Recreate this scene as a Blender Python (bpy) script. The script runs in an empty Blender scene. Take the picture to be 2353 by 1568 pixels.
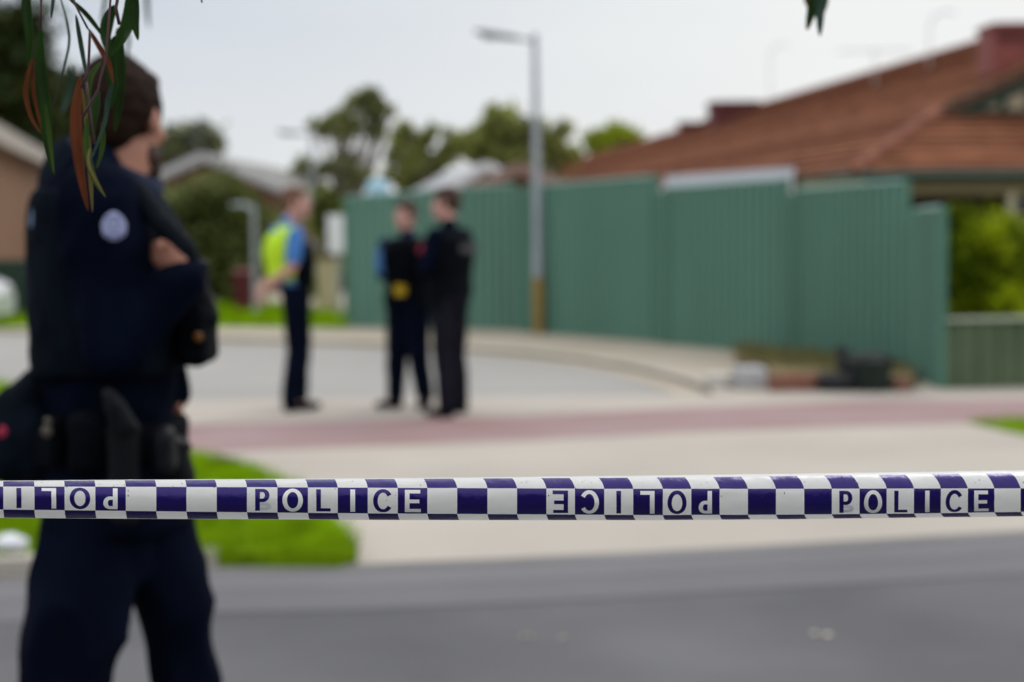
import bpy, bmesh, math, random
import numpy as np
from mathutils import Vector, Matrix, noise as mnoise
random.seed(7); rng = np.random.default_rng(7)
R = math.radians
scene = bpy.context.scene
COL = scene.collection

# ---------------------------------------------------------------- camera
FPX = 3595.0                       # focal length in units of a 2353-wide frame (55 mm lens)
CAM_H = 1.5
PITCH = math.atan(250.0/FPX); ROLL = R(-0.6)
cam_d = bpy.data.cameras.new("camera"); cam = bpy.data.objects.new("camera", cam_d); COL.objects.link(cam)
cam_d.sensor_width = 36.0; cam_d.lens = 55.0
cam_d.clip_start = 0.05; cam_d.clip_end = 3000
CM = Matrix.Rotation(math.pi/2-PITCH, 3, 'X') @ Matrix.Rotation(ROLL, 3, 'Z')
cam.matrix_world = Matrix.Translation((0, 0, CAM_H)) @ CM.to_4x4()
cam_d.dof.use_dof = True; cam_d.dof.focus_distance = 1.31; cam_d.dof.aperture_fstop = 4.0
scene.camera = cam

# ---------------------------------------------------------------- world and sun
SUN_EL, SUN_AZ = R(48), R(35)      # behind the cloud, ahead and to the right
world = bpy.data.worlds.new("World"); scene.world = world; world.use_nodes = True
wn, wl = world.node_tree.nodes, world.node_tree.links
bg = wn["Background"]
sky = wn.new("ShaderNodeTexSky"); sky.sky_type = 'NISHITA'; sky.sun_disc = False
sky.sun_elevation = SUN_EL; sky.sun_rotation = SUN_AZ
tc = wn.new("ShaderNodeTexCoord"); sep = wn.new("ShaderNodeSeparateXYZ"); wl.new(tc.outputs['Generated'], sep.inputs[0])
def wmath(op, a, b=None, c=None):
    n = wn.new("ShaderNodeMath"); n.operation = op
    for i, v in enumerate((a, b, c)):
        if v is None: continue
        if isinstance(v, (int, float)): n.inputs[i].default_value = v
        else: wl.new(v, n.inputs[i])
    return n.outputs[0]
def wmix(f, a, b):
    n = wn.new("ShaderNodeMix"); n.data_type = 'RGBA'
    for s, v in ((n.inputs[0], f), (n.inputs[6], a), (n.inputs[7], b)):
        if isinstance(v, (int, float)): s.default_value = v
        elif isinstance(v, tuple): s.default_value = (*v, 1)
        else: wl.new(v, s)
    return n.outputs[2]
# overcast cloud deck: brighter towards the veiled sun on the right and towards the zenith
nz = wn.new("ShaderNodeTexNoise"); nz.inputs['Scale'].default_value = 2.2; nz.inputs['Detail'].default_value = 3
mp = wn.new("ShaderNodeMapping"); mp.inputs['Scale'].default_value = (1, 1, 4); wl.new(tc.outputs['Generated'], mp.inputs[0]); wl.new(mp.outputs[0], nz.inputs[0])
az = wmath('ADD', wmath('MULTIPLY', sep.outputs[0], 1.9), 0.62)
az = wmath('ADD', az, wmath('MULTIPLY', wmath('SUBTRACT', nz.outputs[0], 0.5), 0.9)); 
az = wmath('MINIMUM', wmath('MAXIMUM', az, 0.0), 1.0)
cl = wmix(az, (0.565, 0.625, 0.715), (0.90, 0.91, 0.90))
hz = wmath('MINIMUM', wmath('MAXIMUM', wmath('MULTIPLY', wmath('SUBTRACT', 0.14, sep.outputs[2]), 9.0), 0.0), 1.0)
cl = wmix(wmath('MULTIPLY', hz, 0.55), cl, (0.90, 0.895, 0.885))
ze = wmath('MINIMUM', wmath('MAXIMUM', wmath('MULTIPLY', wmath('SUBTRACT', sep.outputs[2], 0.16), 2.0), 0.0), 1.0)
cl = wmix(ze, cl, (1.38, 1.40, 1.46))
sk = wn.new("ShaderNodeVectorMath"); sk.operation = 'SCALE'; sk.inputs[3].default_value = 0.09; wl.new(sky.outputs[0], sk.inputs[0])
cl = wmix(0.94, sk.outputs[0], cl)
wl.new(cl, bg.inputs[0]); bg.inputs[1].default_value = 1.0
sl = bpy.data.lights.new("sun", 'SUN'); sl.energy = 0.9; sl.angle = R(22); sl.color = (1, .96, .9)
so = bpy.data.objects.new("sun", sl); COL.objects.link(so)
sd = Vector((math.sin(SUN_AZ)*math.cos(SUN_EL), math.cos(SUN_AZ)*math.cos(SUN_EL), math.sin(SUN_EL)))
so.rotation_euler = sd.to_track_quat('Z', 'Y').to_euler(); so.location = (4, 8, 20)
scene.view_settings.view_transform = 'Standard'; scene.view_settings.look = 'None'
scene.view_settings.exposure = 0.0; scene.view_settings.gamma = 1.0; scene.view_settings.use_curve_mapping = False
scene.cycles.use_denoising = True
scene.cycles.max_bounces = 6

# ---------------------------------------------------------------- pixel helpers (real positions of what a sight line meets)
def ray(px, py): return CM @ Vector(((px-1176.5)/FPX, -(py-784.0)/FPX, -1.0))
def P(px, py, Y):                  # the point on that sight line at distance Y
    d = ray(px, py); t = Y/d.y
    return Vector((d.x*t, Y, CAM_H+d.z*t))
def G(px, py, z=0.0):              # the point of the ground at height z
    d = ray(px, py); t = (z-CAM_H)/d.z
    return Vector((d.x*t, d.y*t, z))

# ---------------------------------------------------------------- materials
def mat(name, col, rough=.7, var=.15, scale=6., spec=.3, bump=0., bscale=None, metal=0., col2=None, stretch=None, trans=0., coat=0., sheen=0.):
    m = bpy.data.materials.new(name); m.use_nodes = True
    n, l = m.node_tree.nodes, m.node_tree.links; b = n["Principled BSDF"]
    b.inputs['Roughness'].default_value = rough; b.inputs['Specular IOR Level'].default_value = spec; b.inputs['Metallic'].default_value = metal
    if coat: b.inputs['Coat Weight'].default_value = coat; b.inputs['Coat Roughness'].default_value = .12
    if sheen: b.inputs['Sheen Weight'].default_value = sheen
    t = n.new("ShaderNodeTexCoord"); mp = n.new("ShaderNodeMapping"); l.new(t.outputs['Object'], mp.inputs[0])
    if stretch: mp.inputs['Scale'].default_value = stretch
    nz = n.new("ShaderNodeTexNoise"); nz.inputs['Scale'].default_value = scale; nz.inputs['Detail'].default_value = 5; l.new(mp.outputs[0], nz.inputs[0])
    cr = n.new("ShaderNodeValToRGB"); cr.color_ramp.elements[0].position = .3; cr.color_ramp.elements[1].position = .7
    a = [c*(1-var) for c in col]; c2 = col2 if col2 else [min(1, c*(1+var)) for c in col]
    cr.color_ramp.elements[0].color = (*a, 1); cr.color_ramp.elements[1].color = (*c2, 1)
    l.new(nz.outputs[0], cr.inputs[0]); l.new(cr.outputs[0], b.inputs['Base Color'])
    if bump:
        n2 = n.new("ShaderNodeTexNoise"); n2.inputs['Scale'].default_value = bscale or scale*6; n2.inputs['Detail'].default_value = 6; l.new(t.outputs['Object'], n2.inputs[0])
        bp = n.new("ShaderNodeBump"); bp.inputs['Strength'].default_value = bump; bp.inputs['Distance'].default_value = .02
        l.new(n2.outputs[0], bp.inputs['Height']); l.new(bp.outputs[0], b.inputs['Normal'])
    if trans:
        tr = n.new("ShaderNodeBsdfTranslucent"); l.new(cr.outputs[0], tr.inputs[0]); mx = n.new("ShaderNodeMixShader"); mx.inputs[0].default_value = trans
        l.new(b.outputs[0], mx.inputs[1]); l.new(tr.outputs[0], mx.inputs[2]); l.new(mx.outputs[0], n['Material Output'].inputs[0])
    return m
def brick_mat(name, c1, c2, mortar, sc=1.0):
    m = mat(name, c1, .85); n, l = m.node_tree.nodes, m.node_tree.links; b = n["Principled BSDF"]
    t = n.new("ShaderNodeTexCoord"); mp = n.new("ShaderNodeMapping"); l.new(t.outputs['Object'], mp.inputs[0]); mp.inputs['Rotation'].default_value = (R(90), 0, 0)
    br = n.new("ShaderNodeTexBrick"); l.new(mp.outputs[0], br.inputs[0]); br.inputs['Scale'].default_value = sc
    br.inputs['Brick Width'].default_value = .24; br.inputs['Row Height'].default_value = .086; br.inputs['Mortar Size'].default_value = .008
    br.inputs['Color1'].default_value = (*c1, 1); br.inputs['Color2'].default_value = (*c2, 1); br.inputs['Mortar'].default_value = (*mortar, 1)
    l.new(br.outputs[0], b.inputs['Base Color']); return m
M = {}
M['asphalt'] = mat('asphalt', (.122, .121, .127), .85, .30, .5, .15, .5, 90)
M['asphalt_far'] = mat('asphalt_pale', (.33, .32, .30), .85, .08, .3, .2, .4, 60)
M['concrete'] = mat('concrete', (.425, .385, .335), .85, .12, .45, .15, .3, 50)
M['concrete_path'] = mat('concrete_path', (.41, .36, .285), .85, .1, .6, .15, .3, 50)
M['kerb'] = mat('kerb_concrete', (.40, .37, .32), .85, .15, 1.2, .2, .3, 40)
M['redpath'] = mat('red_paving', (.315, .205, .195), .85, .12, .7, .15, .3, 50, col2=(.33, .235, .235))
M['soil'] = mat('soil', (.20, .16, .085), .95, .35, 2, .1, .5)
M['sand'] = mat('sandy_ground', (.27, .21, .14), .95, .2, 1, .1, .4)
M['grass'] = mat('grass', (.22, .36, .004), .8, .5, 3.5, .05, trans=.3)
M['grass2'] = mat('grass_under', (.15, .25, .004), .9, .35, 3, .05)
M['white'] = mat('white_paint', (.75, .76, .78), .5, .04)
M['fence'] = mat('green_steel', (.118, .245, .188), .45, .10, .8, .4, stretch=(1, 1, .3))
M['fence_dark'] = mat('green_steel_post', (.065, .175, .125), .45, .1, 2, .45)
M['olive'] = mat('olive_steel', (.085, .125, .065), .5, .15, 2, .4)
M['tile'] = mat('terracotta_tiles', (.25, .108, .060), .9, .32, 1.6, .06, .5, 12, stretch=(1, 1, 3), col2=(.36, .158, .088))
M['tilecap'] = mat('ridge_tiles', (.21, .088, .058), .85, .3, 3, .1)
M['maroon'] = mat('maroon_metal', (.13, .035, .035), .6, .15, 4)
M['cream'] = mat('cream_board', (.42, .40, .27), .7, .08)
M['dkgreen'] = mat('dark_green_trim', (.015, .05, .035), .5, .15)
M['brickdark'] = brick_mat('dark_brick', (.05, .018, .012), (.03, .012, .009), (.04, .03, .025))
M['bricktan'] = brick_mat('tan_brick', (.19, .095, .05), (.24, .125, .066), (.24, .18, .13))
M['brickred'] = brick_mat('red_brick', (.17, .055, .032), (.22, .08, .05), (.25, .2, .16))
M['zinc'] = mat('galvanised_steel', (.36, .39, .43), .45, .1, 8, .5, metal=.35)
M['yellow'] = mat('faded_yellow_paint', (.27, .185, .05), .6, .2, 6)
M['lampglass'] = mat('lamp_lens', (.35, .33, .28), .3, .1)
M['iron'] = mat('pale_roof_sheet', (.46, .47, .48), .5, .06, 2)
M['glass'] = mat('window_glass', (.02, .025, .03), .08, .05, spec=.6)
M['rubber'] = mat('black_rubber', (.012, .013, .015), .7, .2)
M['limestone'] = mat('limestone', (.42, .42, .43), .9, .12, 5, .2, .5)
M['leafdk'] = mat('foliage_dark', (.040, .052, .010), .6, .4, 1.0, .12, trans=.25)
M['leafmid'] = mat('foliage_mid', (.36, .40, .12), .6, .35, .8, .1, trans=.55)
M['leafolive'] = mat('foliage_olive', (.30, .33, .16), .6, .35, .8, .1, trans=.55)
M['leaflime'] = mat('foliage_lime', (.32, .40, .02), .6, .35, 1.2, .25, trans=.4)
M['leafbush'] = mat('foliage_bush', (.105, .15, .004), .6, .5, 2.2, .06, trans=.3)
M['bark'] = mat('bark', (.16, .13, .10), .9, .3, 5, .1, .5, stretch=(1, 1, .3))
M['skin'] = mat('skin', (.42, .20, .14), .55, .12, 14, .25)
M['skinpink'] = mat('skin_pale', (.56, .31, .26), .5, .10, 14, .35)
M['hairdk'] = mat('hair_dark_brown', (.020, .010, .006), .8, .4, 60, .1, .4, 150)
M['hairbr'] = mat('hair_brown', (.06, .03, .02), .65, .3, 60, .3, .5)
M['hairsandy'] = mat('hair_sandy', (.16, .08, .05), .65, .3, 60, .3, .5)
M['navy'] = mat('navy_cloth', (.0020, .0040, .0118), .95, .35, 7, .04, .25, 300)
M['navy2'] = mat('navy_trousers', (.0028, .0050, .0135), .95, .35, 6, .04, .2, 300)
M['black'] = mat('black_webbing', (.0022, .0032, .0055), .85, .35, 9, .06, .3, 250)
M['blackgloss'] = mat('black_plastic', (.004, .005, .007), .5, .2, 12, .15)
M['charcoal'] = mat('charcoal_cloth', (.010, .010, .016), .9, .25, 8, .05)
M['blue'] = mat('light_blue_shirt', (.06, .20, .52), .8, .15, 9)
M['hiviz'] = mat('hi_vis_yellow', (.50, .78, .02), .7, .1, 8)
M['silver'] = mat('reflective_tape', (.42, .55, .66), .4, .08)
M['taser'] = mat('yellow_plastic', (.50, .34, .01), .5, .1)
M['patch'] = mat('patch_thread', (.36, .39, .60), .8, .06)
M['patchback'] = mat('reflective_back_label', (.16, .23, .36), .6, .1)
M['patchdk'] = mat('patch_dark_thread', (.06, .08, .22), .8, .1)
M['red'] = mat('red_cloth', (.30, .015, .05), .7, .1)
M['eye'] = mat('eye', (.5, .5, .5), .2, .05)
M['tapewhite'] = mat('tape_white_film', (.84, .845, .815), .28, .03, 20, .45, .08, 60, coat=.15, trans=.35)
M['tapeblue'] = mat('tape_navy_ink', (.0030, .0010, .080), .25, .12, 20, .8, .10, 60)
M['tapeghost'] = mat('tape_grey_show_through', (.66, .68, .71), .28, .03, 20, .55)
_b = M['tapeblue'].node_tree.nodes['Principled BSDF']; _b.inputs['Specular Tint'].default_value = (.52, .42, 1.0, 1)
M['tapeletter'] = mat('tape_white_letter', (.80, .805, .78), .28, .03, 20, .45)
M['tapespeck'] = mat('tape_dirt_speck', (.03, .02, .05), .8, .1)
M['gleaf'] = mat('gum_leaf_green', (.022, .070, .006), .5, .45, 16, .25, trans=.45)
M['gleaf2'] = mat('gum_leaf_bright', (.05, .10, .010), .5, .3, 12, .25, trans=.35)
M['gleafb'] = mat('gum_leaf_bluish', (.030, .070, .045), .45, .3, 9, .35, trans=.25)
M['gleafr'] = mat('gum_leaf_rust', (.17, .048, .016), .6, .45, 14, .2, trans=.3)
M['gleafy'] = mat('gum_leaf_yellow', (.22, .17, .045), .55, .3, 12, .4, trans=.4)
M['stem'] = mat('gum_stem', (.07, .03, .035), .6, .3, 20)
M['paleblue'] = mat('pale_blue_sheet', (.35, .55, .68), .6, .1)

# ---------------------------------------------------------------- object helpers
def link(name, me, m=None, parent=None):
    o = bpy.data.objects.new(name, me); COL.objects.link(o)
    if m is not None:
        for x in (m if isinstance(m, (list, tuple)) else [m]): me.materials.append(x)
    if parent is not None: o.parent = parent
    return o
def tag(o, label=None, cat=None, group=None, kind=None):
    if label: o['label'] = label
    if cat: o['category'] = cat
    if group: o['group'] = group
    if kind: o['kind'] = kind
    return o
def thing(name, loc, label, cat, group=None, rz=0.):
    o = bpy.data.objects.new(name, None); COL.objects.link(o); o.location = loc; o.rotation_euler = (0, 0, rz); o.empty_display_size = .2
    return tag(o, label, cat, group)
def from_lists(name, V, F, m, parent=None, smooth=False, mi=None):
    me = bpy.data.meshes.new(name); me.from_pydata([tuple(v) for v in V], [], F); me.update()
    if smooth: me.polygons.foreach_set('use_smooth', [True]*len(F))
    o = link(name, me, m, parent)
    if mi is not None: me.polygons.foreach_set('material_index', mi)
    return o
class MB:                                              # collects solids into one mesh
    def __init__(s, base=None): s.V = []; s.F = []; s.b = Vector(base) if base is not None else Vector((0, 0, 0))
    def add(s, V, F):
        k = len(s.V); s.V += [Vector(v)-s.b for v in V]; s.F += [tuple(i+k for i in f) for f in F]; return s
    def box(s, lo, hi, rot=None, bev=0.):
        c = (Vector(lo)+Vector(hi))/2; h = (Vector(hi)-Vector(lo))/2; bm = bmesh.new(); bmesh.ops.create_cube(bm, size=2)
        for v in bm.verts: v.co = Vector((v.co.x*h.x, v.co.y*h.y, v.co.z*h.z))
        if bev: bmesh.ops.bevel(bm, geom=bm.edges[:], offset=bev, segments=2, affect='EDGES', profile=.5)
        Mx = rot if rot is not None else Matrix.Identity(3)
        bm.verts.index_update(); V = [c+Mx@v.co for v in bm.verts]; F = [tuple(v.index for v in f.verts) for f in bm.faces]; bm.free(); return s.add(V, F)
    def tube(s, pts, rad, n=12, up=None, cap=True):
        """rad: numbers or (ra, rb) pairs; up: direction of ra"""
        pts = [Vector(p) for p in pts]; V = []; F = []; u = Vector(up) if up is not None else None; k = len(pts)
        rr = [(r, r) if isinstance(r, (int, float)) else r for r in rad]
        for i, p in enumerate(pts):
            t = (pts[min(i+1, k-1)]-pts[max(i-1, 0)]).normalized()
            a = u if u is not None else (Vector((0, 0, 1)) if abs(t.z) < .9 else Vector((1, 0, 0)))
            a = (a-t*a.dot(t)).normalized(); b = t.cross(a); u = a
            for j in range(n):
                th = 2*math.pi*j/n; V.append(p+a*rr[i][0]*math.cos(th)+b*rr[i][1]*math.sin(th))
        for i in range(k-1):
            for j in range(n): F.append((i*n+j, i*n+(j+1) % n, (i+1)*n+(j+1) % n, (i+1)*n+j))
        if cap: F.append(tuple(range(n-1, -1, -1))); F.append(tuple(range((k-1)*n, k*n)))
        return s.add(V, F)
    def capsule(s, a, b, ra, rb, n=14, up=None):
        """limb segment with round ends; ra, rb numbers or pairs"""
        a, b = Vector(a), Vector(b); t = (b-a); t = t.normalized() if t.length > 1e-6 else Vector((0, 0, 1))
        pa = (ra, ra) if isinstance(ra, (int, float)) else ra; pb = (rb, rb) if isinstance(rb, (int, float)) else rb
        ma, mb = min(pa), min(pb); pts = []; rad = []
        for ang in (80, 55, 30, 0):
            pts.append(a-t*ma*math.sin(R(ang))); rad.append((pa[0]*math.cos(R(ang)), pa[1]*math.cos(R(ang))))
        for ang in (0, 30, 55, 80):
            pts.append(b+t*mb*math.sin(R(ang))); rad.append((pb[0]*math.cos(R(ang)), pb[1]*math.cos(R(ang))))
        if up is None: up = Vector((0, 0, 1)) if abs(t.z) < .9 else Vector((1, 0, 0))
        return s.tube(pts, rad, n, up)
    def chain(s, pts, rad, n=14, up=None):
        for i in range(len(pts)-1): s.capsule(pts[i], pts[i+1], rad[i], rad[i+1], n, up)
        return s
    def ell(s, c, r, rot=None, n=16):
        V = []; F = []; m = n//2; c = Vector(c); Mx = rot if rot is not None else Matrix.Identity(3)
        for i in range(m+1):
            ph = math.pi*(i+.02)/(m+.04)
            for j in range(n):
                th = 2*math.pi*j/n; V.append(c+Mx@Vector((r[0]*math.sin(ph)*math.cos(th), r[1]*math.sin(ph)*math.sin(th), r[2]*math.cos(ph))))
        for i in range(m):
            for j in range(n): F.append((i*n+j, (i+1)*n+j, (i+1)*n+(j+1) % n, i*n+(j+1) % n))
        F.append(tuple(range(n))); F.append(tuple(range((m+1)*n-1, m*n-1, -1))); return s.add(V, F)
    def rings(s, rows, n=24, sq=1.0):
        """rows: (centre, half x, half y) stacked upward"""
        V = []; F = []
        for (c, rx, ry) in rows:
            c = Vector(c)
            for j in range(n):
                th = 2*math.pi*j/n; ct, st = math.cos(th), math.sin(th)
                V.append(c+Vector((rx*math.copysign(abs(ct)**sq, ct), ry*math.copysign(abs(st)**sq, st), 0)))
        k = len(rows)
        for i in range(k-1):
            for j in range(n): F.append((i*n+j, i*n+(j+1) % n, (i+1)*n+(j+1) % n, (i+1)*n+j))
        F.append(tuple(range(n-1, -1, -1))); F.append(tuple(range((k-1)*n, k*n))); return s.add(V, F)
    def build(s, name, m, parent=None, smooth=False): return from_lists(name, s.V, s.F, m, parent, smooth)
    def fused(s, name, m, parent=None, voxel=.008, it=4, wr=0., ws=12., fac=.5, fold=None):
        """one continuous surface grown over all the solids, smoothed and creased"""
        me = bpy.data.meshes.new('t'); me.from_pydata([tuple(v) for v in s.V], [], s.F); me.update()
        o = bpy.data.objects.new('t', me); COL.objects.link(o)
        rm = o.modifiers.new('r', 'REMESH'); rm.mode = 'VOXEL'; rm.voxel_size = voxel; rm.adaptivity = 0
        if it:
            sm = o.modifiers.new('s', 'SMOOTH'); sm.factor = fac; sm.iterations = it
        dg = bpy.context.evaluated_depsgraph_get(); ev = bpy.data.meshes.new_from_object(o.evaluated_get(dg))
        bpy.data.objects.remove(o); bpy.data.meshes.remove(me); ev.name = name
        if wr:
            nv = len(ev.vertices); co = np.empty(nv*3, 'f'); ev.vertices.foreach_get('co', co); co = co.reshape(-1, 3)
            no = np.empty(nv*3, 'f'); ev.vertices.foreach_get('normal', no); no = no.reshape(-1, 3)
            d = np.empty(nv, 'f'); kx = fold or (1, 1, 1)
            for i in range(nv):
                c = co[i]; q = Vector((c[0]*ws*kx[0], c[1]*ws*kx[1], c[2]*ws*kx[2]))
                w = mnoise.noise(q); w = (1-abs(w)*2.2)*.6+mnoise.noise(q*.45)*.8
                d[i] = w*wr
            co += no*d[:, None]; ev.vertices.foreach_set('co', co.ravel()); ev.update()
        ev.materials.clear(); ev.polygons.foreach_set('use_smooth', [True]*len(ev.polygons)); ev.update()
        return link(name, ev, m, parent)
def struct(o): return tag(o, kind='structure')
def prism(name, pts, z0, z1, m):
    n = len(pts); V = [(p[0], p[1], z1) for p in pts]+[(p[0], p[1], z0) for p in pts]
    F = [tuple(range(n))]+[(i, i+n, (i+1) % n+n, (i+1) % n) for i in range(n)]
    me = bpy.data.meshes.new(name); bm = bmesh.new(); vs = [bm.verts.new(v) for v in V]
    for f in F: bm.faces.new([vs[i] for i in f])
    bmesh.ops.recalc_face_normals(bm, faces=bm.faces); bmesh.ops.triangulate(bm, faces=[f for f in bm.faces if len(f.verts) > 4]); bm.to_mesh(me); bm.free()
    return link(name, me, m)

# ================================================================ SETTING
def L(pts, z=0.): return [G(x, y, z) for x, y in pts]
g = from_lists('ground', [(-600, -200, -.16), (600, -200, -.16), (600, 1500, -.16), (-600, 1500, -.16)], [(0, 1, 2, 3)], M['sand']); struct(g)
road_edge = [(-2600, 1430), (0, 1328), (500, 1306), (820, 1300), (1206, 1284), (1760, 1256), (2353, 1222), (4600, 1100)]
re = L(road_edge, -.06)
o = from_lists('road', [(-60, -30, -.06), (60, -30, -.06)]+[(p.x, p.y, -.06) for p in reversed(re)], [tuple(range(2+len(re)))], M['asphalt']); struct(o)
near_street = [(-2600, 985), (0, 925), (450, 918), (1200, 910), (1640, 908), (1700, 902), (2353, 891), (4600, 850)]
def inset(pts, w, z):
    out = []
    for i in range(len(pts)):
        t = pts[min(i+1, len(pts)-1)]-pts[max(i-1, 0)]; t.z = 0; t.normalize(); q = pts[i]+Vector((-t.y, t.x, 0))*w; q.z = z; out.append(q)
    return out
ri = inset(re, .55, 0.)
ap = ri+list(reversed(L(near_street)))
struct(prism('driveway', ap, -.16, 0., M['concrete']))
lo_ = [Vector((p.x, p.y, -.055)) for p in re]; nn_ = len(re)
o = from_lists('driveway_ramp', lo_+ri, [(i, i+1, nn_+i+1, nn_+i) for i in range(nn_-1)], M['concrete']); struct(o)
far_kerb = [(-2600, 800), (0, 757), (300, 768), (500, 777), (800, 786), (1000, 795), (1200, 809), (1330, 823), (1450, 842), (1560, 868), (1625, 890), (1640, 907)]
fk = L(far_kerb)
st = L([(-2600, 985), (0, 925), (450, 918), (1200, 910), (1640, 908)])
o = from_lists('street', [(p.x, p.y, -.05) for p in st]+[(p.x, p.y, -.05) for p in reversed(fk[:-1])], [tuple(range(len(st)+len(fk)-1))], M['asphalt_far']); struct(o)
back = L([(1700, 902), (2353, 891), (4600, 850)])+[Vector((45, 40, 0)), Vector((-45, 40, 0))]
struct(prism('pavement', fk+back, -.16, 0., M['concrete_path']))
# kerbs
def strip(name, pts, w, z0, z1, m, side=1):
    n = len(pts); off = []
    for i in range(n):
        t = (pts[min(i+1, n-1)]-pts[max(i-1, 0)]); t.z = 0; t.normalize(); off.append(pts[i]+Vector((-t.y, t.x, 0))*w*side)
    if name in ('road_edge', 'gutter'):                # thin wash of another tone: a sheet, no side walls
        return from_lists(name, [(p.x, p.y, z1) for p in pts]+[(p.x, p.y, z1) for p in off], [(i, i+1, n+i+1, n+i) for i in range(n-1)], m)
    return prism(name, list(pts)+list(reversed(off)), z0, z1, m)
struct(strip('kerb', re[:3], .16, -.16, .022, M['kerb'])); sr_ = inset(re[2:4], .2, .004); sr0_ = [Vector((p.x, p.y, -.052)) for p in re[2:4]]; struct(from_lists('soil', sr0_+sr_, [(0, 1, 3, 2)], mat('dark_soil', (.12, .095, .05), .95, .35, 4, .1))); struct(strip('kerb', fk, .16, -.16, .012, M['kerb']))
struct(strip('gutter', fk[1:], .35, -.16, -.044, M['concrete_path'], -1))
struct(strip('road_edge', inset(re, -.49, 0), .4, -.16, -.0565, mat('lighter_asphalt', (.143, .141, .15), .85, .12, .5, .2, .4, 60), -1)); struct(strip('gutter', re, .14, -.16, -.0530, mat('gutter_concrete', (.185, .18, .175), .9, .2, .8, .1), -1)); struct(strip('road_edge', inset(re, -.14, 0), .35, -.16, -.0545, mat('worn_asphalt', (.158, .156, .164), .85, .12, .5, .2, .4, 60), -1))
# red path
pt = [(-1500, 1030), (0, 992), (400, 978), (1200, 957), (1560, 939), (1960, 923), (2353, 918), (4000, 880)]
pb = [(-1500, 1120), (0, 1062), (400, 1043), (700, 1031), (1200, 1013), (1560, 994), (1960, 980), (2353, 969), (4000, 915)]
struct(prism('red_path', L(pb)+list(reversed(L(pt))), -.02, .004, M['redpath']))
# grass
def inside(p, poly):
    c = False; n = len(poly); j = n-1
    for i in range(n):
        a, b = poly[i], poly[j]
        if (a.y > p[1]) != (b.y > p[1]) and p[0] < (b.x-a.x)*(p[1]-a.y)/(b.y-a.y)+a.x: c = not c
        j = i
    return c
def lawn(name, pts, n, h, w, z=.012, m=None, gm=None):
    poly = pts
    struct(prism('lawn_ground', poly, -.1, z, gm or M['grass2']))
    xs = [p.x for p in poly]; ys = [p.y for p in poly]; V = []; F = []; k = 0
    while k < n:
        x = random.uniform(min(xs), max(xs)); y = random.uniform(min(ys), max(ys))
        if not inside((x+random.gauss(0, h), y+random.gauss(0, h)), poly): continue
        a = random.uniform(0, 6.28); l = h*random.uniform(.5, 1.2)*(1+.6*mnoise.noise(Vector((x*2, y*2, 0)))); dx, dy = math.cos(a)*w, math.sin(a)*w; lx, ly = random.gauss(0, h*.4), random.gauss(0, h*.4)
        b = len(V); V += [(x-dx, y-dy, z-.005), (x+dx, y+dy, z-.005), (x+lx, y+ly, z+l)]; F.append((b, b+1, b+2)); k += 1
    o = from_lists(name, V, F, m or M['grass']); tag(o, kind='stuff')
    return o
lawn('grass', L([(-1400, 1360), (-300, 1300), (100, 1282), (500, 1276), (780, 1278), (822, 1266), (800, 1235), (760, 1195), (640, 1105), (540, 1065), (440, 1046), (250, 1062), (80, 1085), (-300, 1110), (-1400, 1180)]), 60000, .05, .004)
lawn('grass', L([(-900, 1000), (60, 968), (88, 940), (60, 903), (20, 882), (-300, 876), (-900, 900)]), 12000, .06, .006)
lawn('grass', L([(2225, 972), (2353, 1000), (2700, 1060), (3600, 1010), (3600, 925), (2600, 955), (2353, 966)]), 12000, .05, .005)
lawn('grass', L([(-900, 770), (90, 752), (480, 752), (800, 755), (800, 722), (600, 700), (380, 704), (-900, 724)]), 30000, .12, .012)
tag(lawn('weeds', L([(1690, 838), (1850, 872), (2075, 880), (2080, 858), (1850, 826), (1700, 812)]), 2500, .09, .008, .085, mat('dry_weeds', (.17, .16, .06), .8, .3), M['soil']), None)
# sandy strip at the fence and the raised bed
struct(prism('soil', L([(1770, 892), (2095, 898), (2110, 866), (1850, 824), (1690, 812), (1700, 818), (1770, 850)]), 0, .09, M['soil']))

# ================================================================ STEEL FENCE
fence = thing('fence', G(1190, 757), 'long tall green corrugated steel fence running behind the lamp post and officers', 'fence')
def corr(mb, a, b, z0a, z0b, z1a, z1b, pitch=.15, dep=.045, t=.006):
    a, b = Vector(a), Vector(b); d = b-a; d.z = 0; Ln = d.length; d.normalize(); nrm = Vector((d.y, -d.x, 0))
    prof = []; x = 0
    while x < Ln:
        for f, o_ in ((0, 0), (.56, 0), (.66, 1), (.90, 1), (1.0, 0)):
            xx = x+f*pitch
            if xx <= Ln and f < 1.0: prof.append((xx, o_*dep))
        x += pitch
    prof.append((Ln, 0)); V = []; F = []; n = len(prof)
    for (x, o_) in prof:
        p = a+d*x+nrm*o_; q = x/Ln; z0 = z0a+(z0b-z0a)*q; z1 = z1a+(z1b-z1a)*q
        V += [(p.x, p.y, z0), (p.x, p.y, z1), (p.x-nrm.x*t, p.y-nrm.y*t, z0), (p.x-nrm.x*t, p.y-nrm.y*t, z1)]
    for i in range(n-1):
        k = i*4; F += [(k, k+4, k+5, k+1), (k+2, k+3, k+7, k+6), (k+1, k+5, k+7, k+3)]
    F += [(0, 1, 3, 2), (4*n-4, 4*n-2, 4*n-1, 4*n-3)]; mb.add(V, F)
def post(mb, p, z0, z1, w=.035, ang=0.):
    rot = Matrix.Rotation(ang, 3, 'Z'); mb.box((p.x-w, p.y-w, z0), (p.x+w, p.y+w, z1), rot)
secs = [((800, 750), (1187, 757), 455, 426), ((1215, 763), (1510, 786), 430, 407), ((1535, 791), (1806, 815), 434, 414), ((1832, 820), (2080, 853), 437, 418), ((2100, 862), (2165, 893), 484, 478)]
prev = None
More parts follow.
